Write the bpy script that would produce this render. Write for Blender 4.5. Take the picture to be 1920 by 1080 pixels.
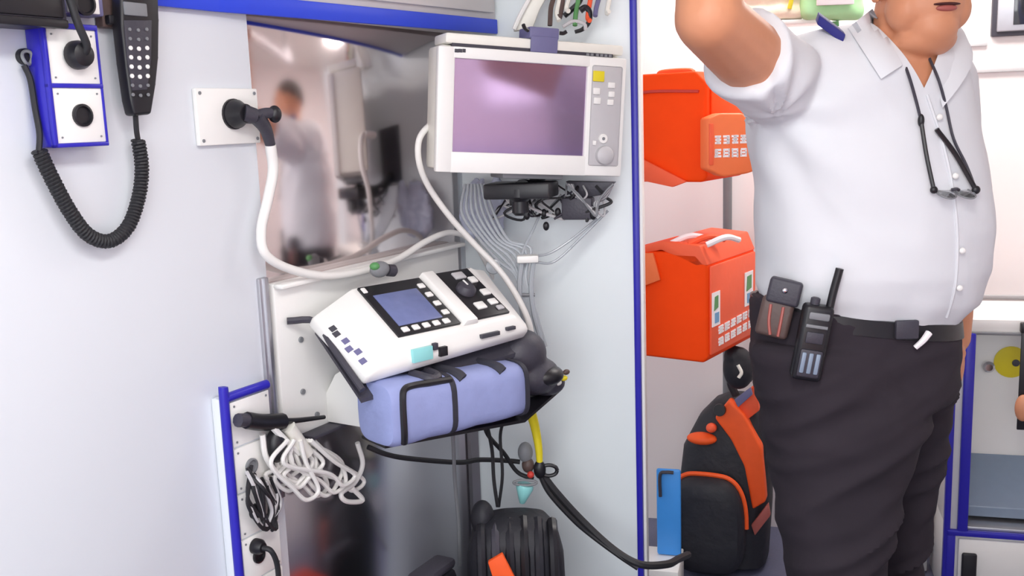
import bpy, bmesh, math, random
from mathutils import Vector, Matrix, noise
from mathutils.bvhtree import BVHTree
random.seed(7)
for o in list(bpy.data.objects): bpy.data.objects.remove(o)
scene = bpy.context.scene
COL = scene.collection
R = math.radians

# ------------------------------------------------------------------ camera
FPX = 1850.0; PITCH = R(9.7); ROLL = R(2.05); EYE = Vector((0, 0, 1.38))
fw = Vector((0, math.cos(PITCH), -math.sin(PITCH)))
_d = Vector((0, -math.sin(PITCH), -math.cos(PITCH))); _r = Vector((1, 0, 0))
ir = _r*math.cos(ROLL) + _d*math.sin(ROLL)
dn = -_r*math.sin(ROLL) + _d*math.cos(ROLL)
cd = bpy.data.cameras.new('camera'); cam = bpy.data.objects.new('camera', cd); COL.objects.link(cam)
cd.sensor_width = 36.0; cd.lens = 36.0*FPX/1920.0; cd.clip_start = 0.05
m = Matrix((ir, -dn, -fw)).transposed().to_4x4(); m.translation = EYE
cam.matrix_world = m
scene.camera = cam

# ------------------------------------------------------------------ light
w = bpy.data.worlds.new('daylight'); scene.world = w; w.use_nodes = True
w.node_tree.nodes['Background'].inputs[0].default_value = (0.93, 0.95, 1.0, 1)
w.node_tree.nodes['Background'].inputs[1].default_value = 0.8
def area(name, loc, rot, sx, sy, power, col=(1, 1, 1)):
    l = bpy.data.lights.new(name, 'AREA'); l.shape = 'RECTANGLE'; l.size = sx; l.size_y = sy; l.energy = power; l.color = col
    o = bpy.data.objects.new(name, l); COL.objects.link(o); o.location = loc; o.rotation_euler = rot
    return o
# added fill light behind the camera, as daylight from an unseen rear doorway
area('rear_fill_light', (-0.45, -1.15, 1.45), (R(82), 0, R(-18)), 1.7, 1.6, 30, (0.95, 0.97, 1.0))
# unseen ceiling lamps, added to light the compartment and passage
area('added_ceiling_light', (0.10, 0.42, 2.07), (0, 0, R(60)), 1.1, 0.34, 12, (1, 0.985, 0.96))
area('added_ceiling_light', (0.98, 2.70, 2.07), (0, 0, R(-15.5)), 0.9, 0.34, 11, (1, 0.96, 0.93))
scene.view_settings.view_transform = 'Standard'; scene.view_settings.look = 'None'
scene.view_settings.exposure = 0.26; scene.view_settings.gamma = 1.0
scene.view_settings.use_curve_mapping = False

# ------------------------------------------------------------------ materials
def s2l(c): return tuple((v/12.92 if v <= 0.04045 else ((v+0.055)/1.055)**2.4) for v in c)
def rgb(r, g, b): return s2l((r/255, g/255, b/255))
def mat(name, col, rough=0.5, metal=0.0, bump=0.0, scale=40.0, var=0.05, spec=0.5, emit=None, trans=0.0, alpha=1.0, stretch=None):
    ma = bpy.data.materials.new(name); ma.use_nodes = True
    nt = ma.node_tree; b = nt.nodes['Principled BSDF']
    b.inputs['Roughness'].default_value = rough; b.inputs['Metallic'].default_value = metal
    b.inputs['Specular IOR Level'].default_value = spec
    tc = nt.nodes.new('ShaderNodeTexCoord'); n = nt.nodes.new('ShaderNodeTexNoise')
    n.inputs['Scale'].default_value = scale; n.inputs['Detail'].default_value = 4
    if stretch:
        mp = nt.nodes.new('ShaderNodeMapping'); mp.inputs['Scale'].default_value = stretch
        nt.links.new(tc.outputs['Object'], mp.inputs[0]); nt.links.new(mp.outputs[0], n.inputs['Vector'])
    else: nt.links.new(tc.outputs['Object'], n.inputs['Vector'])
    mx = nt.nodes.new('ShaderNodeMix'); mx.data_type = 'RGBA'
    mx.inputs['A'].default_value = (*[max(0, c*(1-var)) for c in col], 1)
    mx.inputs['B'].default_value = (*[min(1, c*(1+var)) for c in col], 1)
    nt.links.new(n.outputs['Fac'], mx.inputs['Factor']); nt.links.new(mx.outputs['Result'], b.inputs['Base Color'])
    if bump:
        bp = nt.nodes.new('ShaderNodeBump'); bp.inputs['Strength'].default_value = bump; bp.inputs['Distance'].default_value = 0.01
        nt.links.new(n.outputs['Fac'], bp.inputs['Height']); nt.links.new(bp.outputs[0], b.inputs['Normal'])
    if emit: b.inputs['Emission Color'].default_value = (*col, 1); b.inputs['Emission Strength'].default_value = emit
    if trans: b.inputs['Transmission Weight'].default_value = trans
    if alpha < 1: b.inputs['Alpha'].default_value = alpha
    return ma
M = dict(
 wall=mat('white laminate', rgb(229, 234, 240), 0.4, var=0.015, scale=3),
 bulk=mat('pale blue white laminate', rgb(236, 244, 246), 0.35, var=0.02, scale=3),
 pink=mat('warm white panel', rgb(248, 240, 239), 0.5, var=0.015, scale=3),
 floor=mat('slate vinyl floor', rgb(92, 94, 118), 0.45, bump=0.1, scale=120, var=0.15),
 steel=mat('polished steel', rgb(226, 216, 216), 0.10, 1.0, var=0.04, scale=6, bump=0.006),
 satin=mat('satin steel', rgb(196, 194, 200), 0.20, 1.0, var=0.05, scale=5, bump=0.01),
 alu=mat('brushed aluminium', rgb(190, 190, 195), 0.35, 0.9, var=0.05),
 blue=mat('blue plastic trim', rgb(44, 38, 176), 0.35, var=0.08),
 bband=mat('bright blue band', rgb(40, 72, 222), 0.4, var=0.04),
 grey=mat('light grey plastic', rgb(196, 194, 196), 0.5, var=0.03),
 lgrey=mat('pale locker grey', rgb(214, 210, 210), 0.5, var=0.02),
 mgrey=mat('mid grey plastic', rgb(128, 130, 134), 0.5, var=0.06),
 dgrey=mat('dark grey plastic', rgb(62, 60, 70), 0.5, var=0.1, bump=0.1, scale=200),
 black=mat('black plastic', rgb(26, 25, 30), 0.4, var=0.1),
 rubber=mat('black rubber', rgb(34, 34, 38), 0.6, var=0.1),
 white=mat('white plastic', rgb(243, 242, 238), 0.35, var=0.01),
 cream=mat('cream white enamel', rgb(240, 238, 228), 0.4, var=0.02),
 wcable=mat('white cable sheath', rgb(238, 236, 232), 0.4, var=0.02),
 tubing=mat('clear grey tubing', rgb(196, 202, 208), 0.2, var=0.05, trans=0.25),
 sleeve=mat('lavender grey film', rgb(186, 192, 212), 0.3, var=0.12, scale=60, bump=0.2),
 daylight=mat('glowing added window pane', rgb(250, 250, 255), 0.3, emit=1.6, var=0.0),  # glow for the added, unseen opposite window
 pad=mat('blue padded vinyl', rgb(112, 126, 196), 0.5, var=0.05),
 screen=mat('monitor glass', rgb(176, 150, 182), 0.12, 0.75, var=0.05, spec=0.9),
 lcd=mat('blue grey lcd', rgb(112, 122, 168), 0.25, var=0.15, scale=60),
 yellow=mat('yellow plastic', rgb(232, 214, 40), 0.4, var=0.05),
 lgreen=mat('pale green plastic', rgb(176, 226, 168), 0.4, var=0.1, scale=20),
 teal=mat('pale teal plastic', rgb(150, 220, 220), 0.35, var=0.05),
 pouch=mat('lavender blue nylon', rgb(150, 160, 208), 0.7, var=0.1, bump=0.25, scale=25),
 piping=mat('charcoal webbing', rgb(50, 50, 60), 0.7, var=0.1),
 purple=mat('grey violet plastic', rgb(112, 110, 150), 0.5, var=0.05),
 redbag=mat('orange red nylon', rgb(252, 72, 8), 0.65, var=0.08, bump=0.15, scale=18, spec=0.15),
 orange=mat('orange nylon', rgb(250, 122, 66), 0.55, var=0.06, bump=0.15, scale=18),
 oside=mat('coral nylon', rgb(246, 96, 56), 0.55, var=0.06, bump=0.15, scale=18),
 strap=mat('orange webbing', rgb(248, 92, 30), 0.6, var=0.06),
 bnylon=mat('black nylon', rgb(30, 30, 38), 0.6, var=0.2, bump=0.3, scale=30),
 print=mat('white print', rgb(250, 244, 246), 0.5, var=0.01),
 bprint=mat('blue print', rgb(110, 160, 200), 0.5, var=0.05),
 gprint=mat('green print', rgb(90, 150, 90), 0.5, var=0.1),
 kprint=mat('dark print', rgb(70, 70, 78), 0.5, var=0.05),
 cyan=mat('sky blue plastic', rgb(70, 160, 246), 0.4, var=0.04),
 skin=mat('skin', rgb(210, 144, 108), 0.5, var=0.07, scale=22, bump=0.06),
 lips=mat('lips', rgb(172, 92, 84), 0.45, var=0.05),
 mouth=mat('mouth shadow', rgb(70, 30, 30), 0.6),
 hair=mat('grey black hair', rgb(52, 48, 46), 0.7, var=0.3, scale=90, bump=0.4),
 eye=mat('eye white', rgb(240, 238, 232), 0.2), iris=mat('brown iris', rgb(50, 32, 22), 0.2),
 shirt=mat('white cotton shirt', rgb(224, 226, 230), 0.8, var=0.015, scale=14, bump=0.12),
 trousers=mat('charcoal trousers', rgb(50, 44, 51), 0.85, spec=0.25, var=0.15, scale=10, bump=0.25),
 leather=mat('dark brown leather', rgb(88, 70, 66), 0.5, var=0.25, scale=30, bump=0.2),
 navy=mat('navy epaulette', rgb(36, 36, 120), 0.7, var=0.1),
 chrome=mat('chrome', rgb(220, 220, 225), 0.15, 1.0),
 glass=mat('clear lens', rgb(245, 248, 250), 0.03, trans=0.95, var=0.0),
 pane=mat('dark window pane', rgb(46, 46, 52), 0.06, var=0.05, spec=0.9),
 tray=mat('grey blue tray', rgb(136, 152, 172), 0.35, var=0.06),
 red=mat('red webbing', rgb(200, 60, 50), 0.6, var=0.05),
 redblanket=mat('red orange blanket', rgb(214, 66, 40), 0.9, var=0.15, bump=0.4, scale=14),
 blanket=mat('cream cloth', rgb(244, 228, 206), 0.9, var=0.05, bump=0.3, scale=30),
 lamp=mat('added lamp diffuser', rgb(255, 252, 246), 0.5, emit=3.0, var=0.0),  # glow for the added, unseen ceiling lamps
 hose=mat('braided grey hose', rgb(120, 122, 130), 0.6, var=0.3, scale=160, bump=0.4),
)

# ------------------------------------------------------------------ helpers
def ray(px, py): return fw*FPX + (px-960)*ir + (py-540)*dn
def at(px, py, Y):
    r = ray(px, py); return EYE + r*(Y/r.y)
class Frame:
    """a wall-aligned frame: x along the wall, y into it, z up (out = towards the room)"""
    def __init__(s, o, deg, roll=0):
        s.m = Matrix.Translation(Vector(o)) @ Matrix.Rotation(R(deg), 4, 'Z') @ Matrix.Rotation(R(roll), 4, 'Y')
        s.inv = s.m.inverted()
    def hit(s, px, py, out=0.0):
        o = s.inv @ EYE; r = s.inv.to_3x3() @ ray(px, py)
        return o + r*((-out-o.y)/r.y)
    def loc(s, p): return s.inv @ Vector(p)
    def w(s, p): return s.m @ Vector(p)
WORLD = Frame((0, 0, 0), 0)
FL = Frame((-0.643, 1.45, 0), 60)            # equipment wall
CORNER = FL.w((1.045, 0, 0))
FK = Frame(CORNER, -15.5)                    # partition that carries the monitor
FW = Frame((0.59, 3.2, 0), -15.5)            # far wall

def setp(o, label=None, cat=None, group=None, kind=None):
    if label: o['label'] = label
    if cat: o['category'] = cat
    if group: o['group'] = group
    if kind: o['kind'] = kind
    return o
def mk(name, bm, ma, fr, base=(0, 0, 0), parent=None, smooth=True):
    """link one mesh; vertices are in the frame's coordinates, base is the origin"""
    if isinstance(bm, bmesh.types.BMesh):
        me = bpy.data.meshes.new(name)
        bmesh.ops.recalc_face_normals(bm, faces=bm.faces[:]); bm.to_mesh(me); bm.free()
    else: me = bm
    base = Vector(base); me.transform(Matrix.Translation(-base))
    if smooth:
        for p in me.polygons: p.use_smooth = True
        try: me.set_sharp_from_angle(angle=R(38))
        except Exception: pass
    me.materials.clear(); me.materials.append(M[ma])
    o = bpy.data.objects.new(name, me); COL.objects.link(o)
    if parent is None: o.matrix_world = fr.m @ Matrix.Translation(base)
    else: o.parent = parent
    return o
class Thing:
    def __init__(s, name, label, cat, fr, base, group=None):
        s.e = bpy.data.objects.new(name, None); COL.objects.link(s.e); s.e.empty_display_size = 0.05
        s.fr = fr; s.base = Vector(base); s.e.matrix_world = fr.m @ Matrix.Translation(s.base)
        setp(s.e, label, cat, group)
    def part(s, name, bm, ma, label=None, smooth=True, kind=None):
        o = mk(name, bm, ma, s.fr, s.base, s.e, smooth)
        return setp(o, label, kind=kind)
    def sub(s, par, name, bm, ma, label=None):
        o = mk(name, bm, ma, s.fr, s.base, par); return setp(o, label)
def single(name, bm, ma, fr, base, label, cat, group=None, smooth=True):
    return setp(mk(name, bm, ma, fr, base, None, smooth), label, cat, group)
def structure(name, bm, ma, fr=WORLD, base=(0, 0, 0)):
    return setp(mk(name, bm, ma, fr, base, None), kind='structure')

def B(): return bmesh.new()
def box(bm, x0, x1, y0, y1, z0, z1, bev=0.0, seg=2, mtx=None):
    m = Matrix.Translation(((x0+x1)/2, (y0+y1)/2, (z0+z1)/2)) @ Matrix.Diagonal((abs(x1-x0), abs(y1-y0), abs(z1-z0), 1))
    if mtx is not None: m = mtx @ m
    g = bmesh.ops.create_cube(bm, size=1, matrix=m)
    if bev:
        ed = list({e for v in g['verts'] for e in v.link_edges})
        bmesh.ops.bevel(bm, geom=ed, offset=bev, segments=seg, affect='EDGES', profile=0.5)
    return bm
def bx(*a, **k): return box(B(), *a, **k)
def prism(bm, pts, ext, bev=0.0, seg=2):
    ext = Vector(ext); a = [bm.verts.new(Vector(p)) for p in pts]; b = [bm.verts.new(Vector(p)+ext) for p in pts]
    n = len(pts); fs = [bm.faces.new(a), bm.faces.new(b[::-1])]
    for i in range(n): fs.append(bm.faces.new((a[i], b[i], b[(i+1) % n], a[(i+1) % n])))
    bmesh.ops.recalc_face_normals(bm, faces=fs)
    if bev:
        ed = list({e for f in fs for e in f.edges})
        bmesh.ops.bevel(bm, geom=ed, offset=bev, segments=seg, affect='EDGES', profile=0.5)
    return bm
def catmull(pts, res=6):
    P = [Vector(p) for p in pts]
    if len(P) < 3: return P
    out = []
    for i in range(len(P)-1):
        p0 = P[i-1] if i else P[0]*2-P[1]; p1, p2 = P[i], P[i+1]; p3 = P[i+2] if i+2 < len(P) else P[-1]*2-P[-2]
        for k in range(res):
            t = k/res
            out.append(0.5*((2*p1)+(p2-p0)*t+(2*p0-5*p1+4*p2-p3)*t*t+(3*p1-p0-3*p2+p3)*t**3))
    return out+[P[-1]]
def loft(bm, rings, cap=True, closed=True):
    vs = [[bm.verts.new(p) for p in r] for r in rings]
    n = len(vs[0])
    for a, b in zip(vs, vs[1:]):
        for i in range(n if closed else n-1): bm.faces.new((a[i], a[(i+1) % n], b[(i+1) % n], b[i]))
    if cap: bm.faces.new(vs[0][::-1]); bm.faces.new(vs[-1])
    return bm
def tube(bm, pts, r, seg=8, res=6, raw=False):
    P = [Vector(p) for p in pts] if raw else catmull(pts, res)
    P = [p for i, p in enumerate(P) if i == 0 or (p-P[i-1]).length > 1e-6]
    up = None; rings = []
    for i, p in enumerate(P):
        t = (P[min(i+1, len(P)-1)]-P[max(i-1, 0)]).normalized()
        if up is None: up = t.orthogonal().normalized()
        else:
            up = up-t*up.dot(t)
            up = up.normalized() if up.length > 1e-6 else t.orthogonal().normalized()
        q = t.cross(up); f = i/max(1, len(P)-1)
        rr = r if not isinstance(r, (list, tuple)) else r[0]+(r[1]-r[0])*f
        rings.append([p+(up*math.cos(2*math.pi*k/seg)+q*math.sin(2*math.pi*k/seg))*rr for k in range(seg)])
    return loft(bm, rings)
def axmat(o, axis):
    z = Vector(axis).normalized(); x = z.orthogonal().normalized(); y = z.cross(x)
    m = Matrix((x, y, z)).transposed().to_4x4(); m.translation = Vector(o); return m
def lathe(bm, o, axis, prof, seg=24):
    m = axmat(o, axis)
    rings = [[m @ Vector((max(r, 1e-4)*math.cos(2*math.pi*k/seg), max(r, 1e-4)*math.sin(2*math.pi*k/seg), h)) for k in range(seg)] for r, h in prof]
    return loft(bm, rings)
def disc(o, axis, r, h, seg=24, bev=0.15): 
    return lathe(B(), o, axis, [(r, 0), (r, h*(1-bev)), (r*(1-bev*0.4), h)], seg)
def ell(bm, c, rad, rot=None, u=20, v=14):
    m = Matrix.Translation(Vector(c)) @ (rot.to_4x4() if rot else Matrix.Identity(4)) @ Matrix.Diagonal((*rad, 1))
    bmesh.ops.create_uvsphere(bm, u_segments=u, v_segments=v, radius=1, matrix=m); return bm
def limb(bm, p0, p1, r0, r1, seg=14):
    p0 = Vector(p0); p1 = Vector(p1); d = p1-p0; m = axmat(p0, d); L = d.length; rings = []
    for k in range(1, 7):
        a = math.pi/2*k/6; rings.append((r0*math.sin(a), -r0*math.cos(a)))
    for k in range(0, 6):
        a = math.pi/2*k/6; rings.append((r1*math.cos(a), L+r1*math.sin(a)))
    return loft(bm, [[m @ Vector((r*math.cos(2*math.pi*j/seg), r*math.sin(2*math.pi*j/seg), h)) for j in range(seg)] for r, h in rings])
def chain(bm, pts, rads):
    for i in range(len(pts)-1): limb(bm, pts[i], pts[i+1], rads[i], rads[i+1])
    return bm
def remesh(bm, voxel, iters=4, fac=0.5):
    me = bpy.data.meshes.new('tmp'); bmesh.ops.recalc_face_normals(bm, faces=bm.faces[:]); bm.to_mesh(me); bm.free()
    o = bpy.data.objects.new('tmp', me); COL.objects.link(o)
    md = o.modifiers.new('r', 'REMESH'); md.mode = 'VOXEL'; md.voxel_size = voxel
    sm = o.modifiers.new('s', 'SMOOTH'); sm.iterations = iters; sm.factor = fac
    dg = bpy.context.evaluated_depsgraph_get()
    res = bpy.data.meshes.new_from_object(o.evaluated_get(dg))
    bpy.data.objects.remove(o); bpy.data.meshes.remove(me)
    return res
def bvh_of(me):
    return BVHTree.FromPolygons([v.co.copy() for v in me.vertices], [tuple(p.vertices) for p in me.polygons])

# ================================================================== SETTING
structure('floor', bx(-3.2, 3.4, -1.8, 4.2, -0.04, 0), 'floor')
bm = bx(-1.6, 2.9, -1.95, 0.05, 2.12, 2.16); structure('ceiling', bm, 'white', FL)
wl = bx(-1.6, 0.378, -0.012, 0.05, 0, 2.12, 0.002); structure('wall_left', wl, 'wall', FL)
box_b = bx(0.378, 1.09, 0.0, 0.05, 0, 2.12); structure('wall_left_backing', box_b, 'wall', FL)
# the partition, its free end faces the passage
KW = FK.hit(1190, 500).x
structure('wall_partition', bx(0.012, KW, 0, 0.03, 0, 2.12, 0.001), 'bulk', FK)
t = structure('trim_1', bx(KW-0.003, KW+0.012, -0.006, 0.036, 0, 2.12, 0.004), 'blue', FK)
structure('trim_2', bx(KW+0.012, KW+0.020, 0.0, 0.036, 0, 2.12, 0.003), 'white', FK)
structure('wall_back', bx(-1.2, 1.9, 0, 0.05, 0, 2.12), 'pink', FW)
# opposite side wall, seen only in reflections
FR = Frame(FL.w((0, -1.95, 0)), 60)
structure('wall_right', bx(-1.6, 2.4, -0.05, 0, 0, 2.12), 'pink', FR)

# steel panel between laminate and corner
single('steel_panel', bx(0.380, 1.040, -0.004, 0.0, 0.80, 1.60, 0.001), 'steel', FL, (0.71, 0, 0.80),
       'polished steel sheet lining the wall beside the hanging monitor', 'panel')
single('lower_steel_panel', bx(0.380, 1.040, -0.004, 0.0, 0.02, 0.796, 0.001), 'satin', FL, (0.71, 0, 0.02),
       'satin grey steel sheet below the defibrillator bracket', 'panel')
# floor box and red blanket, added below the view to redden the sheet's reflection
t = Thing('added_floor_box', 'dark grey floor box added unseen against the satin steel sheet', 'box', FL, (0.48, -0.13, 0))
t.part('box', bx(0.39, 0.55, -0.23, -0.04, 0.001, 0.34, 0.01), 'dgrey'); t.part('lid', bx(0.385, 0.555, -0.235, -0.036, 0.33, 0.342, 0.004), 'mgrey')
single('added_blanket', bx(0.40, 0.545, -0.225, -0.030, 0.343, 0.455, 0.03, 3), 'redblanket', FL, (0.47, -0.13, 0.343), 'folded red orange blanket added unseen on the dark grey floor box', 'blanket')
# corner profile
single('corner_profile', prism(B(), [(1.028, -0.006, 0.02), (1.043, -0.006, 0.02), (1.048, -0.026, 0.02), (1.028, -0.016, 0.02)], (0, 0, 1.0)), 'alu', FL,
       (1.036, -0.012, 0.02), 'aluminium corner profile between steel sheet and pale partition', 'profile')

# overhead locker with blue band
t = Thing('overhead_locker', 'grey overhead locker edged with a bright blue band', 'cabinet', FL, (0.4, -0.02, 1.578))
def plan(pts, z0, z1, bev=0.002): return prism(B(), [(x, -o, z0) for x, o in pts], (0, 0, z1-z0), bev)
def lo_(x): return 0.022 if x < 0.3 else 0.022+(x-0.3)*0.115       # the front turns out towards the partition
t.part('body', plan([(-1.2, 0.013), (1.040, 0.013), (1.068, 0.108), (0.3, 0.022), (-1.2, 0.022)], 1.578, 2.115), 'lgrey')
t.part('blue_band', plan([(-1.2, 0.020), (0.3, 0.020), (1.066, 0.106), (1.068, 0.113), (0.3, 0.027), (-1.2, 0.027)], 1.573, 1.605), 'bband', 'bright blue edge band')
for xa_, xb_ in ((-0.8, -0.06), (-0.04, 0.29), (0.32, 1.05)):
    t.part('locker_door', plan([(xa_, lo_(xa_)), (xb_, lo_(xb_)), (xb_, lo_(xb_)+0.008), (xa_, lo_(xa_)+0.008)], 1.618, 2.10), 'lgrey')

# ================================================================== LEFT WALL
def P(px, py, out): return FL.hit(px, py, out)
def wallbox(px0, py0, px1, py1, out):
    a = P(px0, py0, out); b = P(px1, py1, out); c = P(px0, py1, out); d = P(px1, py0, out)
    return (min(a.x, c.x)+max(a.x, c.x))/2, (b.x+d.x)/2, (b.z+c.z)/2, (a.z+d.z)/2
def socket(t, par, x, y, z, r=0.017, ma='black'):
    s = t.sub(par, 'socket', lathe(B(), (x, y, z), (0, -1, 0), [(r, 0), (r, 0.004), (r*0.8, 0.005), (r*0.72, 0.001), (r*0.2, 0.0012)], 24), ma)
    return s
def screws(t, par, x0, x1, z0, z1, y, r=0.0022):
    for (x, z) in ((x0+.008, z0+.008), (x1-.008, z0+.008), (x0+.008, z1-.008), (x1-.008, z1-.008)):
        t.sub(par, 'screw', disc((x, y, z), (0, -1, 0), r, 0.0015, 10), 'mgrey')
OUT = 0.05
x0, x1, z0, z1 = wallbox(88, 45, 191, 276, OUT)
t = Thing('socket_console', 'blue framed box with two white socket plates beside the telephone handset', 'socket box', FL, ((x0+x1)/2, -0.012, z0))
bl = B(); box(bl, x0, x1, -OUT+0.004, -0.012, z0, z1, 0.006)
t.part('housing', bl, 'blue')
fr_w = 0.006; zm = P(140, 161, OUT).z
fbm = B()
box(fbm, x0, x0+fr_w, -OUT-0.004, -OUT+0.006, z0, z1, 0.002); box(fbm, x1-0.003, x1, -OUT-0.003, -OUT+0.006, z0, z1, 0.001)
box(fbm, x0, x1, -OUT-0.004, -OUT+0.006, z0, z0+fr_w, 0.002); box(fbm, x0, x1, -OUT-0.004, -OUT+0.006, z1-fr_w*1.3, z1, 0.002)
box(fbm, x0, x1, -OUT-0.0035, -OUT+0.006, zm-0.003, zm+0.003, 0.001)
t.part('rim', fbm, 'blue')
cx = (x0+x1)/2+0.002
for (a, b) in ((zm+0.003, z1-fr_w*1.3), (z0+fr_w, zm-0.003)):
    p = t.part('socket_plate', bx(x0+fr_w, x1-0.003, -OUT-0.001, -OUT+0.004, a, b, 0.001), 'white')
    socket(t, p, cx+0.003, -OUT-0.001, (a+b)/2, 0.016); screws(t, p, x0+fr_w, x1-0.003, a, b, -OUT-0.001, 0.0014)
# plug in the upper socket, its flex climbing to the radio
zc = P(138, 104, OUT).z; xc = P(138, 104, OUT).x
t2 = Thing('plug_lead', 'black round plug in the upper blue framed socket with flex going up', 'plug', FL, (xc, -OUT-0.004, zc))
t2.part('plug_head', lathe(B(), (xc, -OUT-0.0055, zc), (0, -1, 0), [(0.020, 0), (0.020, 0.008), (0.016, 0.018), (0.008, 0.022)], 24), 'black')
t2.part('flex', tube(B(), [(xc, -OUT-0.022, zc), (xc, -OUT-0.030, zc+0.012), (xc-0.012, -OUT-0.032, zc+0.04), (xc-0.02, -OUT-0.03, zc+0.075), (xc-0.03, -OUT-0.025, zc+0.12)], 0.0055, 10), 'rubber')
# upper plate in its own box
x0, x1, z0, z1 = wallbox(122, -95, 180, 27, OUT); z1 = min(z1, 1.577)
t = Thing('socket_box', 'white socket box with a violet edge directly above the blue framed sockets', 'socket box', FL, ((x0+x1)/2, -0.012, z0))
t.part('housing', bx(x0-0.004, x1+0.012, -OUT+0.004, -0.012, z0, z1, 0.003), 'purple')
p = t.part('socket_plate', bx(x0, x1, -OUT-0.002, -OUT+0.004, z0+0.002, z1-0.002, 0.001), 'white'); socket(t, p, (x0+x1)/2, -OUT-0.002, (z0+z1)/2)
# dark radio unit
x0, x1, z0, z1 = wallbox(-120, -120, 116, 46, 0.06); z1 = min(z1, 1.577)
t = Thing('radio_unit', 'dark grey radio box at the top of the wall left of sockets', 'radio', FL, ((x0+x1)/2, -0.012, z0))
t.part('body', bx(x0, x1-0.008, -0.075, -0.012, z0, z1, 0.005), 'dgrey')
t.part('front_plate', bx(x0+0.01, x1-0.016, -0.079, -0.074, z0+0.012, z1-0.012, 0.002), 'black')
t.part('bottom_lip', bx(x0+0.004, x1-0.012, -0.082, -0.070, z0-0.002, z0+0.010, 0.003), 'black')
# handset on its cradle
x0, x1, z0, z1 = wallbox(183, -70, 222, 52, 0.03); z1 = min(z1, 1.577)
t = Thing('phone_cradle', 'dark brown cradle holding the black telephone handset', 'cradle', FL, ((x0+x1)/2, -0.012, z0))
t.part('body', bx(x0+0.004, x1+0.012, -0.030, -0.012, z0, z1, 0.004), 'leather')
t.part('hook', bx(x0+0.008, x1+0.004, -0.040, -0.028, z0+0.004, z0+0.018, 0.003), 'black')
HO = 0.045
def hp(px, py): q = P(px, py, HO); return (q.x, -HO+0.012, q.z)
out = [hp(216, -70), (hp(286, -70)), hp(290, 40), hp(289, 110), hp(284, 160), hp(275, 215), hp(243, 218), hp(236, 190), hp(226, 120), hp(218, 50)]
t = Thing('phone_handset', 'black telephone handset with white keypad hanging in its cradle', 'telephone', FL, (P(255, 220, HO).x, -HO, P(255, 220, HO).z))
t.part('body', prism(B(), out, (0, -0.024, 0), 0.005, 3), 'black')
a = P(226, 2, HO+0.012); b = P(276, 32, HO+0.012)
t.part('display', bx(a.x+0.004, b.x, -HO-0.0145, -HO-0.010, b.z, a.z, 0.002), 'mgrey', 'grey display window')
t.part('key_field', prism(B(), [(P(x, y, HO+.012).x, -HO-0.010, P(x, y, HO+.012).z) for x, y in ((232, 38), (284, 38), (283, 110), (276, 168), (248, 170), (238, 110))], (0, -0.003, 0), 0.001), 'dgrey')
for r_ in range(8):
    for c_ in range(3):
        px = 243+r_*0.9+c_*(16-r_*0.25); py = 55+r_*17.5+(c_ == 1)*1.5
        q = P(px, py, HO+0.0135)
        t.part('key', disc((q.x, -HO-0.0128, q.z), (0, -1, 0), 0.0033 if 1 < r_ < 6 else 0.0026, 0.002, 12), 'white' if 1 < r_ < 6 else 'mgrey')
# coiled cord
def hel(path, coil, wire, pitch, seg=6):
    C = catmull(path, 20); pts = []; L = 0; up = None
    D = [C[0]]
    for p in C[1:]:
        q = D[-1]
        while (p-q).length > 0.0006:
            q = q+(p-q).normalized()*0.0006; D.append(q)
    for i, p in enumerate(D):
        tt = (D[min(i+1, len(D)-1)]-D[max(i-1, 0)]).normalized()
        if up is None: up = tt.orthogonal().normalized()
        up = (up-tt*up.dot(tt)).normalized(); q = tt.cross(up); ang = 2*math.pi*i*0.0006/pitch
        pts.append(p+(up*math.cos(ang)+q*math.sin(ang))*coil)
    return pts
path = [P(x, y, 0.035) for x, y in ((73, 282), (95, 330), (130, 395), (165, 440), (205, 452), (240, 425), (260, 370), (266, 315), (259, 262))]
t = Thing('coiled_cord', 'black coiled telephone cord drooping in a loop on the white wall', 'cord', FL, path[4])
t.part('coil', tube(B(), hel(path, 0.0085, 0.0026, 0.0052), 0.0028, 6, raw=True), 'rubber')
t.part('core', tube(B(), path, 0.0075, 8), 'rubber')
t.part('handset_end', tube(B(), [P(259, 264, 0.035), P(256, 245, 0.038), P(254, 216, 0.042)], 0.004, 8), 'rubber')
t.part('wall_end', tube(B(), [P(73, 284, 0.035), P(74, 250, 0.03), P(66, 205, 0.026), P(57, 150, 0.024), P(45, 122, 0.022)], 0.0042, 8), 'rubber')
q = P(43, 112, 0.012)
t = Thing('cord_hook', 'small black wall hook left of the blue framed sockets', 'hook', FL, (q.x, -0.012, q.z))
t.part('plate', disc((q.x, -0.012, q.z+0.004), (0, -1, 0), 0.011, 0.008), 'black')
t.part('ring', tube(B(), [(q.x+0.007*math.cos(a), -0.022-0.002*math.sin(a*2), q.z+0.002+0.009*math.sin(a)) for a in [k*math.pi/5 for k in range(11)]], 0.0025, 8), 'mgrey')

# socket box on the panel edge
x0, x1, z0, z1 = wallbox(366, 166, 481, 271, 0.016)
t = Thing('socket_box', 'flat white socket box straddling the edge of the steel sheet', 'socket box', FL, ((x0+x1)/2, -0.012, z0))
p = t.part('plate', bx(x0, x1, -0.022, -0.0125, z0, z1, 0.002), 'white')
xs = P(437, 214, 0.022).x; zs = P(437, 214, 0.022).z
socket(t, p, xs, -0.022, zs, 0.026); screws(t, p, x0, x1, z0, z1, -0.022, 0.003)
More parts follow.
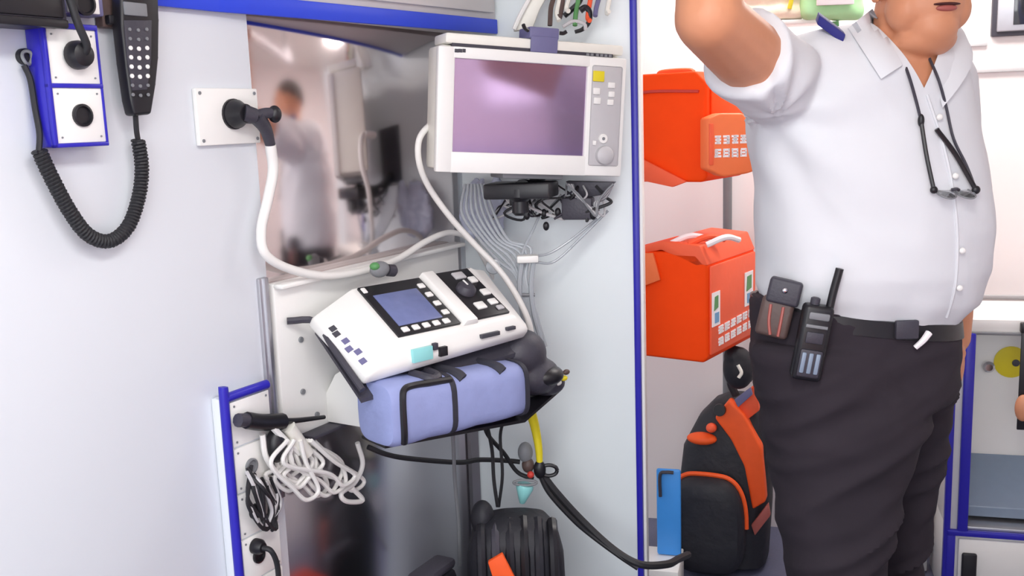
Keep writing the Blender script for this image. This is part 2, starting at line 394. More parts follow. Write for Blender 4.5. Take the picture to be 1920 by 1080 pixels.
# big plug and the thick white cable over the steel
t = Thing('mains_cable', 'thick white cable with grey angled plug drooping across the steel sheet', 'cable', FL, (xs, -0.03, zs))
t.part('plug_head', lathe(B(), (xs, -0.0235, zs), (0, -1, 0), [(0.024, 0), (0.024, 0.01), (0.018, 0.02), (0.016, 0.03)], 24), 'black')
q1 = Vector((xs, -0.045, zs)); q2 = P(480, 218, 0.055); q3 = P(497, 240, 0.05); q4 = P(507, 272, 0.045)
t.part('plug_body', tube(B(), [q1, q1*0.5+q2*0.5, q2], [0.017, 0.013], 14), 'dgrey')
t.part('plug_neck', tube(B(), [q2, q3, q4], [0.014, 0.009], 14), 'dgrey')
t.part('lever', tube(B(), [q2, P(500, 212, 0.06), P(519, 214, 0.065)], [0.010, 0.009], 12), 'dgrey')
t.part('lever_tip', ell(B(), P(515, 214, 0.064), (0.012, 0.012, 0.015)), 'black')
cab = [(507, 272, .045), (512, 320, .04), (502, 375, .04), (490, 430, .04), (497, 475, .045), (540, 503, .05), (610, 517, .055), (680, 508, .06), (745, 486, .06), (800, 452, .06), (845, 436, .06), (885, 452, .06), (915, 500, .07), (935, 545, .08)]
t.part('sheath', tube(B(), [P(*c) for c in cab], [0.0098, 0.0056], 12, 8), 'wcable')

# lower socket strip with blue frame
xa = P(416, 745, 0.04).x; xb = P(505, 745, 0.04).x; zt = P(440, 742, 0.04).z
t = Thing('socket_strip', 'blue framed column of white socket plates low beside the steel sheet', 'socket box', FL, ((xa+xb)/2, -0.012, 0.25))
t.part('housing', bx(xa, xb, -0.036, -0.012, 0.25, zt, 0.004), 'wall')
t.part('blue_rim', tube(B(), [(xa+.006, -0.038, 0.25), (xa+.006, -0.038, 0.5), (xa+.006, -0.038, zt-0.012), (xa+.009, -0.038, zt-0.004), (xa+.018, -0.038, zt), (xb-0.002, -0.038, zt)], 0.0085, 10), 'blue', 'rounded blue edge')
ph = 0.084; zz = zt-0.008
for k in range(7):
    a, b = zz-ph*(k+1)+0.002, zz-ph*k-0.002
    p = t.part('socket_plate', bx(xa+0.016, xb-0.002, -0.041, -0.035, a, b, 0.001), 'white')
    if k > 0: socket(t, p, xa+0.052, -0.041, (a+b)/2, 0.014, 'mgrey' if k == 1 else 'black')
    screws(t, p, xa+0.016, xb-0.002, a, b, -0.041, 0.002)
# black plug low in strip
q = P(480, 1024, 0.045)
t = Thing('plug_lead', 'black plug with drooping flex in the low blue framed column', 'plug', FL, q)
t.part('plug_head', lathe(B(), (q.x, -0.0425, q.z), (0, -1, 0), [(0.014, 0), (0.014, 0.012), (0.009, 0.02)], 20), 'black')
t.part('flex', tube(B(), [(q.x, -0.06, q.z), (q.x+0.006, -0.075, q.z-0.006), (q.x+0.018, -0.075, q.z-0.04), (q.x+0.022, -0.07, q.z-0.1), (q.x+0.02, -0.07, q.z-0.2)], 0.005, 8), 'rubber')

# aluminium rail left of the bracket
xr = P(505, 650, 0.02).x
single('mounting_rail', box(bx(xr-0.012, xr+0.012, -0.020, -0.005, 0.70, 1.115, 0.003), xr-0.005, xr+0.005, -0.026, -0.019, 0.70, 1.115, 0.001), 'alu', FL, (xr, -0.005, 0.70),
       'slim aluminium rail on the steel sheet beside the defibrillator bracket', 'rail')

# ================================================================== DEFIBRILLATOR AND BRACKET
bx0 = P(522, 600, 0.03).x; bx1 = 1.0
t = Thing('defibrillator_bracket', 'white sheet metal wall bracket carrying the defibrillator', 'bracket', FL, (0.7, -0.005, 0.8))
zt = P(520, 530, 0.02).z
t.part('back_plate', bx(bx0, bx1, -0.024, -0.005, 0.80, zt, 0.004), 'white')
t.part('top_flange', bx(bx0, bx1, -0.045, -0.022, zt-0.010, zt, 0.004), 'white')
def side(px_pts, out0=None): return None
# sloped tray: cross section in (out, z)
def sec(poly, xa, xb, bev=0.003): return prism(B(), [(xa, -o, z) for o, z in poly], (xb-xa, 0, 0), bev)
FD = Frame(FL.w((0.51, -0.10, 0)), 42.4)     # defibrillator stands turned a little into the room
t.part('lower_flange', bx(bx0+0.04, 0.60, -0.06, -0.022, 0.797, 0.805, 0.003), 'dgrey')
for (u, z) in ((0.44, 0.985), (0.435, 0.885), (0.47, 0.83)):
    t.part('bolt', disc((u, -0.024, z), (0, -1, 0), 0.0055, 0.004, 12), 'mgrey')
g = prism(B(), [(0.50, -o, z) for o, z in ((0.024, 0.865), (0.05, 0.905), (0.085, 0.925), (0.135, 0.905), (0.14, 0.805), (0.024, 0.806))], (0.018, 0, 0), 0.003)
t.part('gusset', g, 'white')
t.part('front_post', bx(0.488, 0.512, -0.158, -0.140, 0.80, 0.915, 0.003), 'dgrey')
def fdl(x, o, z): return FL.loc(FD.w((x, -o, z)))
t.part('tray_edge', tube(B(), [P(538, 602, 0.03), P(592, 603, 0.07), fdl(-0.088, 0.06, 0.985), fdl(-0.084, 0.14, 0.920)], 0.0065, 8, 4), 'dgrey', 'dark sloping tray edge')
t.part('tray', prism(B(), [fdl(-0.082, -0.01, 1.008), fdl(0.30, -0.01, 1.036), fdl(0.30, 0.13, 0.915), fdl(-0.082, 0.13, 0.902)], (0, 0, -0.008)), 'dgrey')
t.part('lower_shelf', prism(B(), [fdl(-0.03, 0.045, 0.803), fdl(0.34, 0.045, 0.80), fdl(0.440, 0.11, 0.806), fdl(0.28, 0.165, 0.785), fdl(-0.03, 0.12, 0.800)], (0, 0, -0.006)), 'black')

# defibrillator
t = Thing('defibrillator', 'white portable defibrillator with blue grey screen tilted on its wall bracket', 'defibrillator', FD, (0.12, -0.07, 0.93))
base = [Vector(p) for p in ((-0.093, 0, 1.038), (-0.078, -0.15, 0.946), (0.318, -0.15, 0.962), (0.330, 0, 1.072))]
face = [Vector(p) for p in ((-0.004, 0, 1.078), (-0.004, -0.142, 0.992), (0.288, -0.142, 0.992), (0.292, 0, 1.078))]
under = [p+Vector((0, 0.02, -0.022)) for p in base]
b = loft(B(), [under, base, face])
bmesh.ops.bevel(b, geom=b.edges[:], offset=0.008, segments=3, affect='EDGES', profile=0.5)
t.part('housing', b, 'white')
# face plane basis
A = Vector((0, 0, 1.079)); ex = Vector((1, 0, 0)); ey = Vector((0, -0.142, -0.086)).normalized(); en = ex.cross(ey)*-1
if en.z < 0: en = -en
fm = Matrix((ex, -ey, en)).transposed().to_4x4(); fm.translation = A
FH = 0.166
def fbox(u0, u1, v0, v1, h0, h1, bev=0.001, bm=None):
    return box(bm or B(), u0, u1, -v1, -v0, h0, h1, bev, mtx=fm)
p = t.part('screen_bezel', fbox(0.004, 0.150, 0.010, 0.156, -0.002, 0.004), 'black', 'black screen surround')
t.sub(p, 'screen', fbox(0.020, 0.122, 0.040, 0.132, 0.003, 0.0055), 'lcd', 'blue grey screen')
for k in range(5): t.sub(p, 'button', fbox(0.018+0.024*k, 0.033+0.024*k, 0.138, 0.151, 0.003, 0.0075, 0.002), 'white')
for k in range(4): t.sub(p, 'button', fbox(0.129, 0.144, 0.03+0.028*k, 0.043+0.028*k, 0.003, 0.0075, 0.002), 'white')
t.sub(p, 'button', fbox(0.006, 0.016, 0.015, 0.030, 0.003, 0.007, 0.002), 'white')
t.part('ridge', prism(B(), [fm @ Vector((x, -0.004, h)) for x, h in ((0.152, -0.002), (0.158, 0.012), (0.186, 0.012), (0.192, -0.002))], ey*0.158, 0.003), 'white', 'raised white ridge')
p = t.part('control_panel', fbox(0.194, 0.278, 0.006, 0.154, -0.002, 0.004), 'black', 'black control panel')
for (u, v, uu, vv, ma) in ((0.226, 0.016, 0.028, 0.02, 'grey'), (0.254, 0.036, 0.018, 0.018, 'white'), (0.254, 0.078, 0.02, 0.018, 'white'), (0.212, 0.112, 0.024, 0.02, 'white'), (0.25, 0.11, 0.02, 0.016, 'white'), (0.256, 0.132, 0.016, 0.012, 'grey')):
    t.sub(p, 'button', fbox(u, u+uu, v, v+vv, 0.003, 0.008, 0.002), ma)
t.sub(p, 'dial', lathe(B(), fm @ Vector((0.224, -0.072, 0.0045)), en, [(0.021, 0), (0.020, 0.008), (0.014, 0.014), (0.004, 0.015)], 24), 'dgrey')
t.part('dial_mark', fbox(0.222, 0.226, 0.056, 0.072, 0.018, 0.020, 0.0005), 'white')
# front lip print, badge and clips
def front(u0, u1, z0, z1, name, ma, h=0.003):
    n = B(); y0 = -0.1505
    box(n, u0, u1, -0.1515-h, -0.146, z0, z1, 0.001); t.part(name, n, ma)
front(0.02, 0.065, 0.950, 0.975, 'badge', 'teal'); front(0.082, 0.100, 0.950, 0.968, 'latch', 'black'); front(0.068, 0.078, 0.965, 0.978, 'latch', 'dgrey')
front(0.185, 0.232, 0.966, 0.974, 'print_mark', 'kprint'); front(0.252, 0.274, 0.970, 0.977, 'print_mark', 'kprint'); 
# side print
sd0, sd1 = base[0], base[1]; sn = (sd1-sd0).cross(face[0]-sd0).normalized()
if sn.x > 0: sn = -sn
for k, (f, g_, ln) in enumerate(((0.30, 0.14, 0.05), (0.38, 0.12, 0.06), (0.52, 0.16, 0.10), (0.62, 0.10, 0.10), (0.72, 0.2, 0.10), (0.84, 0.14, 0.06))):
    c = sd0.lerp(sd1, f).lerp(face[0].lerp(face[1], f), g_); e1 = (sd1-sd0).normalized(); e2 = sn.cross(e1)
    mm = Matrix((e1, e2, sn)).transposed().to_4x4(); mm.translation = c
    t.part('print_mark', box(B(), -0.006, 0.006, -0.006, 0.006, -0.001, 0.0012, 0, mtx=mm), 'kprint' if k < 2 else 'purple')
# green valve and cable joint behind
q = FD.hit(712, 505, -0.02)
t = Thing('cable_joint', 'small grey green cable joint behind the defibrillator screen', 'connector', FD, q)
t.part('body', ell(B(), q, (0.022, 0.014, 0.016)), 'mgrey'); t.part('collar', lathe(B(), q+Vector((0.018, 0, -0.004)), (1, 0, -0.2), [(0.012, 0), (0.012, 0.016), (0.008, 0.02)], 16), 'dgrey'); t.part('cap', ell(B(), q+Vector((-0.014, -0.004, 0.008)), (0.010, 0.010, 0.008)), 'gprint')

# nylon pouch on the shelf
t = Thing('accessory_pouch', 'lavender blue nylon pouch with charcoal piping under the defibrillator', 'pouch', FD, (0.11, -0.12, 0.806))
def prof(x, sc=1.0):
    f = (x+0.05)/0.33; zc = 0.868-0.018*f; hh = 0.060*sc*(1-0.08*f); ho = 0.058*sc; r = []
    for k in range(28):
        a = 2*math.pi*k/28; c, s_ = math.cos(a), math.sin(a); e = 0.50
        r.append(Vector((x, -0.128-math.copysign(abs(c)**e, c)*ho, zc+math.copysign(abs(s_)**e, s_)*hh)))
    return r
xs_ = [-0.056, -0.053, -0.042]+[-0.042+0.31*k/8 for k in range(1, 8)]+[0.265, 0.276, 0.280]
scs = [0.80, 0.93, 1.0]+[1.0+0.02*math.sin(k*2.2) for k in range(1, 8)]+[0.98, 0.85, 0.6]
t.part('body', loft(B(), [prof(x, s_) for x, s_ in zip(xs_, scs)]), 'pouch')
def band(x, wdt=0.006, name='piping', ma='piping', k0=0, k1=28, sc=1.03):
    b = B(); a0 = prof(x-wdt, sc); a1 = prof(x+wdt, sc); i0 = prof(x-wdt, sc-0.06); i1 = prof(x+wdt, sc-0.06)
    loft(b, [i0, a0, a1, i1], cap=False); t.part(name, b, ma)
band(0.085); band(0.27, 0.005)
# pocket piping on the front
def pf(x, a): 
    r = prof(x, 1.02); i = a/(2*math.pi)*28; k = int(i) % 28; return r[k].lerp(r[(k+1) % 28], i-int(i))
pk = [pf(-0.030, -0.7), pf(-0.034, -0.2), pf(-0.032, 0.3), pf(-0.022, 0.7), pf(0.0, 0.82), pf(0.04, 0.82), pf(0.085, 0.8)]
t.part('pocket_piping', tube(B(), pk, 0.0065, 8), 'black', 'black pocket edge')
for x in (0.10, 0.20): t.part('closure_tab', tube(B(), [pf(x, 1.9), pf(x+0.006, 1.2), pf(x+0.012, 0.7)], 0.011, 8), 'piping')
t.part('belt_loop', tube(B(), [pf(0.035, 1.6), pf(0.04, 1.2), pf(0.05, 1.0), pf(0.065, 1.2), pf(0.07, 1.6)], 0.009, 8), 'dgrey')

# dark paddle case on the shelf end
t = Thing('paddle_case', 'dark grey soft paddle case on the right end of the bracket shelf', 'case', FD, (0.35, -0.10, 0.80))
b = B(); ell(b, (0.335, -0.10, 0.90), (0.058, 0.05, 0.052)); ell(b, (0.36, -0.115, 0.85), (0.058, 0.045, 0.04)); ell(b, (0.40, -0.11, 0.825), (0.042, 0.035, 0.026))
t.part('body', remesh(b, 0.006, 3), 'dgrey')
t.part('flap', ell(B(), (0.372, -0.135, 0.852), (0.04, 0.034, 0.022)), 'black')
for k, (dx, dz, ma) in enumerate(((0.405, 0.846, 'yellow'), (0.418, 0.838, 'yellow'), (0.40, 0.832, 'cream'), (0.425, 0.85, 'leather'))):
    t.part('tag', ell(B(), (dx, -0.142, dz), (0.009, 0.006, 0.006)), ma)

# ================================================================== MONITOR
FM = Frame(at(988, 208, 2.08), 20, 4.3)
hx = (FM.hit(1168, 218).x-FM.hit(818, 205).x)/2; cxm = (FM.hit(1168, 218).x+FM.hit(818, 205).x)/2
zt = (FM.hit(808, 88).z+FM.hit(1168, 106).z)/2; zb = (FM.hit(830, 322).z+FM.hit(1164, 332).z)/2
x0, x1 = cxm-hx, cxm+hx
t = Thing('patient_monitor', 'white patient monitor with a wide grey screen hung on the partition', 'monitor', FM, (cxm, 0.05, zb))
t.part('housing', bx(x0+0.006, x1-0.006, 0.008, 0.095, zb+0.006, zt+0.004, 0.008), 'cream')
sx0 = FM.hit(850, 200).x; sx1 = FM.hit(1097, 200).x; sz1 = (FM.hit(850, 112).z+FM.hit(1097, 122).z)/2; sz0 = (FM.hit(857, 285).z+FM.hit(1097, 292).z)/2
f = B(); box(f, x0, sx0, -0.006, 0.012, zb, zt, 0.004); box(f, sx1, x1, -0.006, 0.012, zb, zt, 0.004); box(f, sx0-0.005, sx1+0.005, -0.006, 0.012, sz1, zt, 0.002); box(f, sx0-0.005, sx1+0.005, -0.006, 0.012, zb, sz0, 0.002)
fo = t.part('front_frame', f, 'white')
t.part('screen', bx(sx0-0.003, sx1+0.003, 0.001, 0.007, sz0-0.003, sz1+0.003), 'screen', 'dark reflective screen')
cxp = (sx1+x1)/2
p = t.part('key_panel', bx(sx1+0.010, x1-0.010, -0.0085, -0.004, zb+0.022, sz1+0.004, 0.004), 'grey')
def mb(px, py, wx, wz, ma, name='button'):
    q = FM.hit(px, py, 0.009); t.sub(p, name, bx(q.x-wx, q.x+wx, -0.0125, -0.008, q.z-wz, q.z+wz, 0.0015), ma)
mb(1122, 143, 0.013, 0.011, 'yellow'); mb(1118, 171, 0.008, 0.007, 'white'); mb(1119, 189, 0.008, 0.007, 'white'); mb(1146, 160, 0.008, 0.006, 'white'); mb(1146, 177, 0.007, 0.006, 'white'); mb(1144, 192, 0.007, 0.006, 'white'); mb(1114, 268, 0.004, 0.005, 'white')
q = FM.hit(1130, 260, 0.009); t.sub(p, 'button', disc((q.x, -0.0085, q.z), (0, -1, 0), 0.010, 0.005, 18), 'white'); t.sub(p, 'button_dot', disc((q.x, -0.0135, q.z), (0, -1, 0), 0.0035, 0.001, 12), 'mgrey')
q = FM.hit(1132, 291, 0.009); t.sub(p, 'knob', lathe(B(), (q.x, -0.0085, q.z), (0, -1, 0), [(0.020, 0), (0.019, 0.010), (0.012, 0.015), (0.002, 0.016)], 24), 'grey')
for (px, wv) in ((856, 0.004), (863, 0.004), (870, 0.003)):
    q = FM.hit(px, 95, 0.006); t.sub(fo, 'maker_mark', bx(q.x-wv, q.x+wv, -0.0075, -0.005, q.z-0.0035, q.z+0.0035), 'kprint')
for k, px in enumerate((1102, 1110, 1120, 1128, 1136, 1144)):
    q = FM.hit(px, 102+k*0.6, 0.006); t.sub(fo, 'model_mark', bx(q.x-0.003, q.x+0.003, -0.0072, -0.005, q.z-0.0025, q.z+0.0025), 'mgrey')
zh = zt+0.006
t.part('top_handle', bx(x0+0.016, x1-0.006, 0.0, 0.085, zh, zh+0.021, 0.005), 'cream', 'flat light grey carrying handle')
t.part('handle_gap', bx(x0+0.03, x1-0.03, 0.002, 0.08, zh-0.008, zh+0.002), 'dgrey')
t.part('base_lip', bx(x0+0.15, x1-0.13, 0.01, 0.09, zb-0.010, zb+0.008, 0.003), 'mgrey')
for k in range(7): t.part('side_port', bx(x1-0.008, x1-0.002, 0.02, 0.05, zb+0.04+0.03*k, zb+0.06+0.03*k, 0.002), 'grey')
# violet clamp on the handle
q = FM.hit(1010, 58, -0.03)
t = Thing('handle_clamp', 'grey violet clamp gripping the handle on top of the monitor', 'clamp', FM, (q.x, 0.03, zh+0.02))
t.part('body', bx(q.x-0.033, q.x+0.033, -0.004, 0.06, zh+0.0215, zh+0.045, 0.003), 'purple'); t.part('jaw', bx(q.x-0.030, q.x+0.030, -0.006, -0.0005, zh-0.006, zh+0.026, 0.002), 'purple')
t.part('lever', tube(B(), [(q.x-0.036, -0.002, zh+0.036), (q.x-0.045, -0.006, zh+0.04), (q.x-0.05, -0.01, zh+0.046)], 0.004, 8), 'black')
t.part('lever', tube(B(), [(q.x+0.034, -0.002, zh+0.036), (q.x+0.042, -0.004, zh+0.036), (q.x+0.048, -0.006, zh+0.04)], 0.004, 8), 'black')
# mount under and behind the monitor
def K(px, py, out): return FK.hit(px, py, out)
a = K(1000, 345, 0.08)
t = Thing('monitor_mount', 'black swivel mount fixing the patient monitor to the partition', 'mount', FK, (a.x, 0, a.z-0.06))
zq = FK.loc(FM.w((cxm, 0.05, zb))).z
t.part('wall_plate', bx(a.x-0.05, a.x+0.05, -0.012, -0.001, zq-0.02, zq+0.14, 0.003), 'dgrey')
c2 = FK.loc(FM.w((cxm, 0.05, zb-0.016)))
t.part('arm', tube(B(), [(a.x, -0.012, zq+0.0), (a.x, -0.07, c2.z-0.02), (c2.x, c2.y, c2.z-0.014)], 0.018, 12), 'black')
t.part('head_plate', bx(c2.x-0.075, c2.x+0.070, c2.y-0.045, c2.y+0.05, c2.z-0.036, c2.z-0.003, 0.005), 'black')
t.part('pivot', lathe(B(), (c2.x, c2.y-0.02, c2.z-0.072), (0, 0, 1), [(0.012, 0), (0.018, 0.006), (0.018, 0.03), (0.026, 0.04), (0.026, 0.057)], 20), 'black')
# black power adapter with lead coil right of the mount
q = K(1085, 390, 0.10)
t = Thing('power_adapter', 'dark power adapter wound with thin grey lead under the monitor', 'adapter', FK, (q.x, -0.10, q.z-0.025))
t.part('body', bx(q.x-0.034, q.x+0.034, -0.125, -0.085, q.z-0.024, q.z+0.024, 0.005), 'dgrey')
t.part('bracket', prism(B(), [K(x, y, 0.10) for x, y in ((1060, 340), (1152, 342), (1128, 366), (1088, 372))], (0, 0.03, 0), 0.002), 'dgrey')
for k in range(5):
    pts = [K(x, y, 0.13-0.004*k) for x, y in ((1062+k*3, 345), (1085, 365+k*4), (1105+k*4, 392), (1118, 405-k*3), (1122-k*2, 380), (1135, 360+k*3), (1150, 345))]
    t.part('lead', tube(B(), pts, 0.0025, 6), 'grey' if k % 2 else 'mgrey')
t.part('tip', ell(B(), K(1112, 402, 0.12), (0.008, 0.008, 0.012)), 'black')
# bundle of grey lead on the left of the mount
q = K(960, 375, 0.12)
t = Thing('lead_bundle', 'small tied bundle of pale grey lead hanging left of monitor mount', 'cable', FK, q)
for k in range(5):
    pts = [K(938+k*3, 348+k*2, .12), K(948+k*7, 372+k*3, .125), K(975+k*4, 396-k*2, .12), K(985-k*2, 392-k*7, .115), K(962, 362-k*2, .115), K(938+k*3, 348+k*2, .12)]
    t.part('loop', tube(B(), pts, 0.003, 6), 'grey')
t.part('tie', bx(q.x-0.004, q.x+0.012, -0.13, -0.11, q.z-0.012, q.z+0.006, 0.002), 'black')

# tangle of thin leads below the mount
t = Thing('lead_tangle', 'tangle of thin black and grey leads dangling under the monitor mount', 'cable', FK, K(1000, 400, 0.12))
random.seed(21)
for k in range(13):
    x = 935+k*15; pts = [K(x+random.uniform(-8, 8), 345+random.uniform(0, 6), .10)]
    for n_ in range(4): pts.append(K(x+random.uniform(-34, 34), 362+n_*15+random.uniform(-8, 8), .10+random.uniform(-.01, .03)))
    pts.append(K(x+random.uniform(-30, 30), 372+random.uniform(-10, 10), .11))
    t.part('lead', tube(B(), pts, random.choice((0.0022, 0.003, 0.0036)), 6), ('black', 'grey', 'rubber', 'mgrey', 'dgrey')[k % 5])
for (x, y) in ((1020, 400), (988, 404), (1024, 424), (1046, 398)): t.part('connector', ell(B(), K(x, y, .12), (0.007, 0.007, 0.010)), 'black')
# crumpled plastic sleeve hanging left under the monitor
q = K(905, 395, 0.05)
b = B()
for k in range(5): ell(b, q+Vector(((k-2)*0.017, 0.006*(k % 2), 0.012*((k*2) % 3-1))), (0.022, 0.012, 0.062+0.006*(k % 3)))
sl = remesh(b, 0.005, 2)
for v in sl.vertices: v.co += v.normal*(0.006*noise.noise(v.co*45)+0.003*noise.noise(v.co*110))
single('plastic_sleeve', sl, 'sleeve', FK, q-Vector((0, 0, 0.07)), 'crumpled grey lavender plastic sleeve hanging left below the monitor', 'sleeve')
# white lead leaving the monitor's left flank
t = Thing('monitor_lead', 'white lead curving from the monitor flank down behind the defibrillator', 'cable', WORLD, at(806, 240, 2.06))
pts = [at(x, y, Y) for x, y, Y in ((826, 238, 2.14), (806, 236, 2.10), (786, 262, 2.08), (786, 305, 2.08), (805, 352, 2.10), (845, 408, 2.12), (890, 458, 2.14), (935, 505, 2.14), (965, 548, 2.12), (990, 600, 2.10), (1000, 650, 2.1))]
t.part('sheath', tube(B(), pts, 0.0068, 10, 8), 'wcable')
t.part('plug', tube(B(), [pts[0]+Vector((0.008, 0, 0)), pts[1]], 0.010, 10, raw=True), 'white')

# tubing set draped in the corner
def tubes(name, label, cat, sets, r, ma, group=None):
    t = Thing(name, label, cat, WORLD, at(*sets[0][len(sets[0])//2]))
    for s_ in sets: t.part('tube', tube(B(), [at(*p) for p in s_], r, 8, 6), ma)
    return t
S = []
for k in range(7):
    S.append([(872+k*6, 345, 2.22), (866+k*10, 400, 2.2), (900+k*9, 450, 2.18), (935+k*10, 490-k*4, 2.17), (968+k*3, 520, 2.16), (985+k*4, 600, 2.15), (1000+k*4, 650, 2.14)])
tubes('tubing_set', 'clear grey infusion tubing draped down the corner under the monitor', 'tubing', S, 0.0035, 'tubing')
S = [[(1015, 395, 2.2), (1000, 430, 2.18), (985, 460, 2.17), (978, 480, 2.16)], [(1120, 410, 2.18), (1070, 450, 2.18), (1030, 475, 2.17), (1000, 480, 2.16)],
     [(1140, 395, 2.18), (1090, 445, 2.18), (1040, 490, 2.17), (1005, 492, 2.16)]]
tubes('infusion_line', 'thin clear line running from the power adapter to the drip clip', 'tubing', S, 0.003, 'tubing')
q = at(988, 500, 2.15)
t = Thing('drip_clip', 'white drip chamber clip with grey sides below the monitor', 'clip', WORLD, at(995, 640, 2.15))
t.part('cap', bx(q.x-0.022, q.x+0.026, 2.135, 2.165, at(988, 492, 2.15).z, at(988, 478, 2.15).z, 0.004), 'white')
for (xa_, xb_) in ((974, 988), (996, 1006)):
    t.part('leg', tube(B(), [at(xa_+4, 492, 2.15), at(xa_, 540, 2.15), at(xa_+6, 590, 2.145), at(xb_+10, 640, 2.14)], 0.0055, 8), 'tubing')
t.part('bar', tube(B(), [at(976, 553, 2.15), at(1003, 553, 2.15)], 0.004, 8), 'mgrey')
t.part('wheel', lathe(B(), at(925, 500, 2.17), (0, -1, 0.2), [(0.016, 0), (0.017, 0.004), (0.016, 0.008), (0.004, 0.010)], 20), 'tubing')

# things stacked above the monitor, hanging on the partition
t = Thing('bandage_roll', 'white strip of padded dressing hanging beside the locker band', 'dressing', WORLD, at(975, 45, 2.25))
t.part('strip', prism(B(), [at(x, y, 2.2) for x, y in ((962, 58), (975, 22), (1010, -40), (1045, -40), (1012, 18), (998, 55))], (0, 0.03, 0), 0.004), 'cream')
t.part('edge', tube(B(), [at(964, 55, 2.19), at(978, 24, 2.19), at(1012, -38, 2.19)], 0.005, 8), 'white')
t = Thing('probe_lead', 'black looped probe lead hanging above the monitor handle', 'cable', WORLD, at(1085, 58, 2.2))
t.part('loop', tube(B(), [at(x, y, 2.2) for x, y in ((1058, 30), (1072, 18), (1088, 0), (1092, -30))], 0.006, 8), 'black')
t.part('loop', tube(B(), [at(x, y, 2.19) for x, y in ((1088, 20), (1098, 14), (1106, 24), (1104, 42), (1092, 55), (1078, 60))], [0.007, 0.004], 8), 'black')
t.part('pale_loop', tube(B(), [at(x, y, 2.18) for x, y in ((1055, 50), (1075, 40), (1095, 45), (1098, 56))], 0.004, 8), 'grey')
qa, qb = at(1000, -52, 2.215), at(1150, -58, 2.215)
fa_ = FK.loc(qa); fb2 = FK.loc(qb)
t = Thing('lead_rack', 'white hanging bar on the partition above the monitor', 'rack', FK, (fa_.x, 0, fa_.z))
t.part('bar', tube(B(), [Vector((fa_.x-0.02, fa_.y, fa_.z)), Vector((fb2.x+0.015, fa_.y, fa_.z))], 0.007, 10, raw=True), 'white')
for x_ in (fa_.x, fb2.x): t.part('bracket', tube(B(), [Vector((x_, fa_.y, fa_.z)), Vector((x_, -0.0005, fa_.z))], 0.006, 10, raw=True), 'white')
for k, (x, ma) in enumerate(((1035, 'leather'), (1046, 'cream'), (1052, 'leather'), (1064, 'cream'), (1082, 'gprint'), (1104, 'oside'), (1120, 'purple'), (1140, 'cream'))):
    single('sensor_lead', tube(B(), [at(x-6+k, -60, 2.21), at(x+4, -15, 2.2), at(x-2, 15+(k % 3)*8, 2.19), at(x+(2 if k % 2 else -4), 48-(k % 4)*9, 2.18)], 0.0052, 8), ma, WORLD, at(x, 0, 2.2),
           ['brown', 'cream', 'dark brown', 'ivory', 'green', 'coral', 'violet', 'off white'][k]+' sensor lead in the bunch above the monitor', 'cable', 'sensor leads above the monitor')

# ================================================================== LEADS AND BAGS LOW ON THE PARTITION
def lead(name, label, pts, r, ma='rubber', cat='cable', group=None):
    return single(name, tube(B(), [at(*p) for p in pts], r, 8, 8), ma, WORLD, at(*pts[len(pts)//2]), label, cat, group)
lead('black_lead', 'thin black lead running level under the lavender pouch', [(690, 838, 1.88), (725, 852, 1.9), (770, 860, 1.95), (860, 867, 2.05), (900, 862, 2.1), (955, 864, 2.14), (975, 866, 2.14)], 0.0055)
lead('black_lead', 'black lead dropping slantwise from the pouch to the knot', [(905, 780, 2.0), (915, 815, 2.05), (945, 850, 2.1), (970, 885, 2.12), (1000, 898, 2.12)], 0.005)
lead('black_lead', 'black lead hanging straight down from pouch to the black bag', [(908, 775, 2.02), (922, 840, 2.05), (926, 900, 2.05), (933, 950, 2.05)], 0.004)
lead('black_lead', 'dark lead hanging from the shelf beside the corner profile', [(945, 785, 2.03), (938, 820, 2.05), (942, 890, 2.05), (935, 950, 2.06)], 0.0035)
lead('grey_lead', 'grey lead hanging along the corner profile', [(846, 770, 1.93), (850, 830, 1.97), (853, 900, 2.02), (860, 980, 2.06), (862, 1060, 2.1)], 0.004, 'mgrey')
lead('thick_lead', 'thick black lead sagging from the knot around the blue partition edge', [(1010, 880, 2.12), (1040, 920, 2.12), (1090, 975, 2.12), (1150, 1030, 2.1), (1200, 1058, 2.08), (1250, 1058, 2.12), (1272, 1048, 2.2), (1290, 1040, 2.3)], 0.009)
lead('thick_lead', 'thinner black lead sagging just below the thick black one', [(1010, 885, 2.11), (1030, 925, 2.11), (1075, 975, 2.11), (1110, 1005, 2.11), (1160, 1042, 2.09), (1196, 1066, 2.075)], 0.0055)
t = Thing('lead_knot', 'knot of dark and coloured connectors hanging on the partition', 'connector', WORLD, at(990, 900, 2.12))
t.part('grip', ell(B(), at(985, 848, 2.12), (0.017, 0.014, 0.024)), 'mgrey'); t.part('clip', ell(B(), at(990, 872, 2.12), (0.014, 0.014, 0.018)), 'leather')
t.part('ring', tube(B(), [at(1015+16*math.cos(a*0.7)+14, 882-10*math.sin(a*0.7), 2.11) for a in range(10)], 0.0045, 8), 'black')
t.part('sleeve', ell(B(), at(1012, 880, 2.11), (0.014, 0.012, 0.022)), 'black'); t.part('red_cap', ell(B(), at(995, 890, 2.10), (0.008, 0.008, 0.008)), 'red')
t.part('yellow_sleeve', tube(B(), [at(993, 765, 2.10), at(1003, 800, 2.11), at(1010, 840, 2.11), at(1012, 870, 2.11)], [0.012, 0.007], 10), 'yellow')
t.part('teal_cap', lathe(B(), at(985, 908, 2.11), (-0.2, 0, -1), [(0.018, 0), (0.020, 0.008), (0.012, 0.03), (0.006, 0.045)], 18), 'teal')
t.part('ring', tube(B(), [at(985+22*math.cos(a*0.7), 905+5*math.sin(a*0.7), 2.10) for a in range(10)], 0.003, 8), 'mgrey')

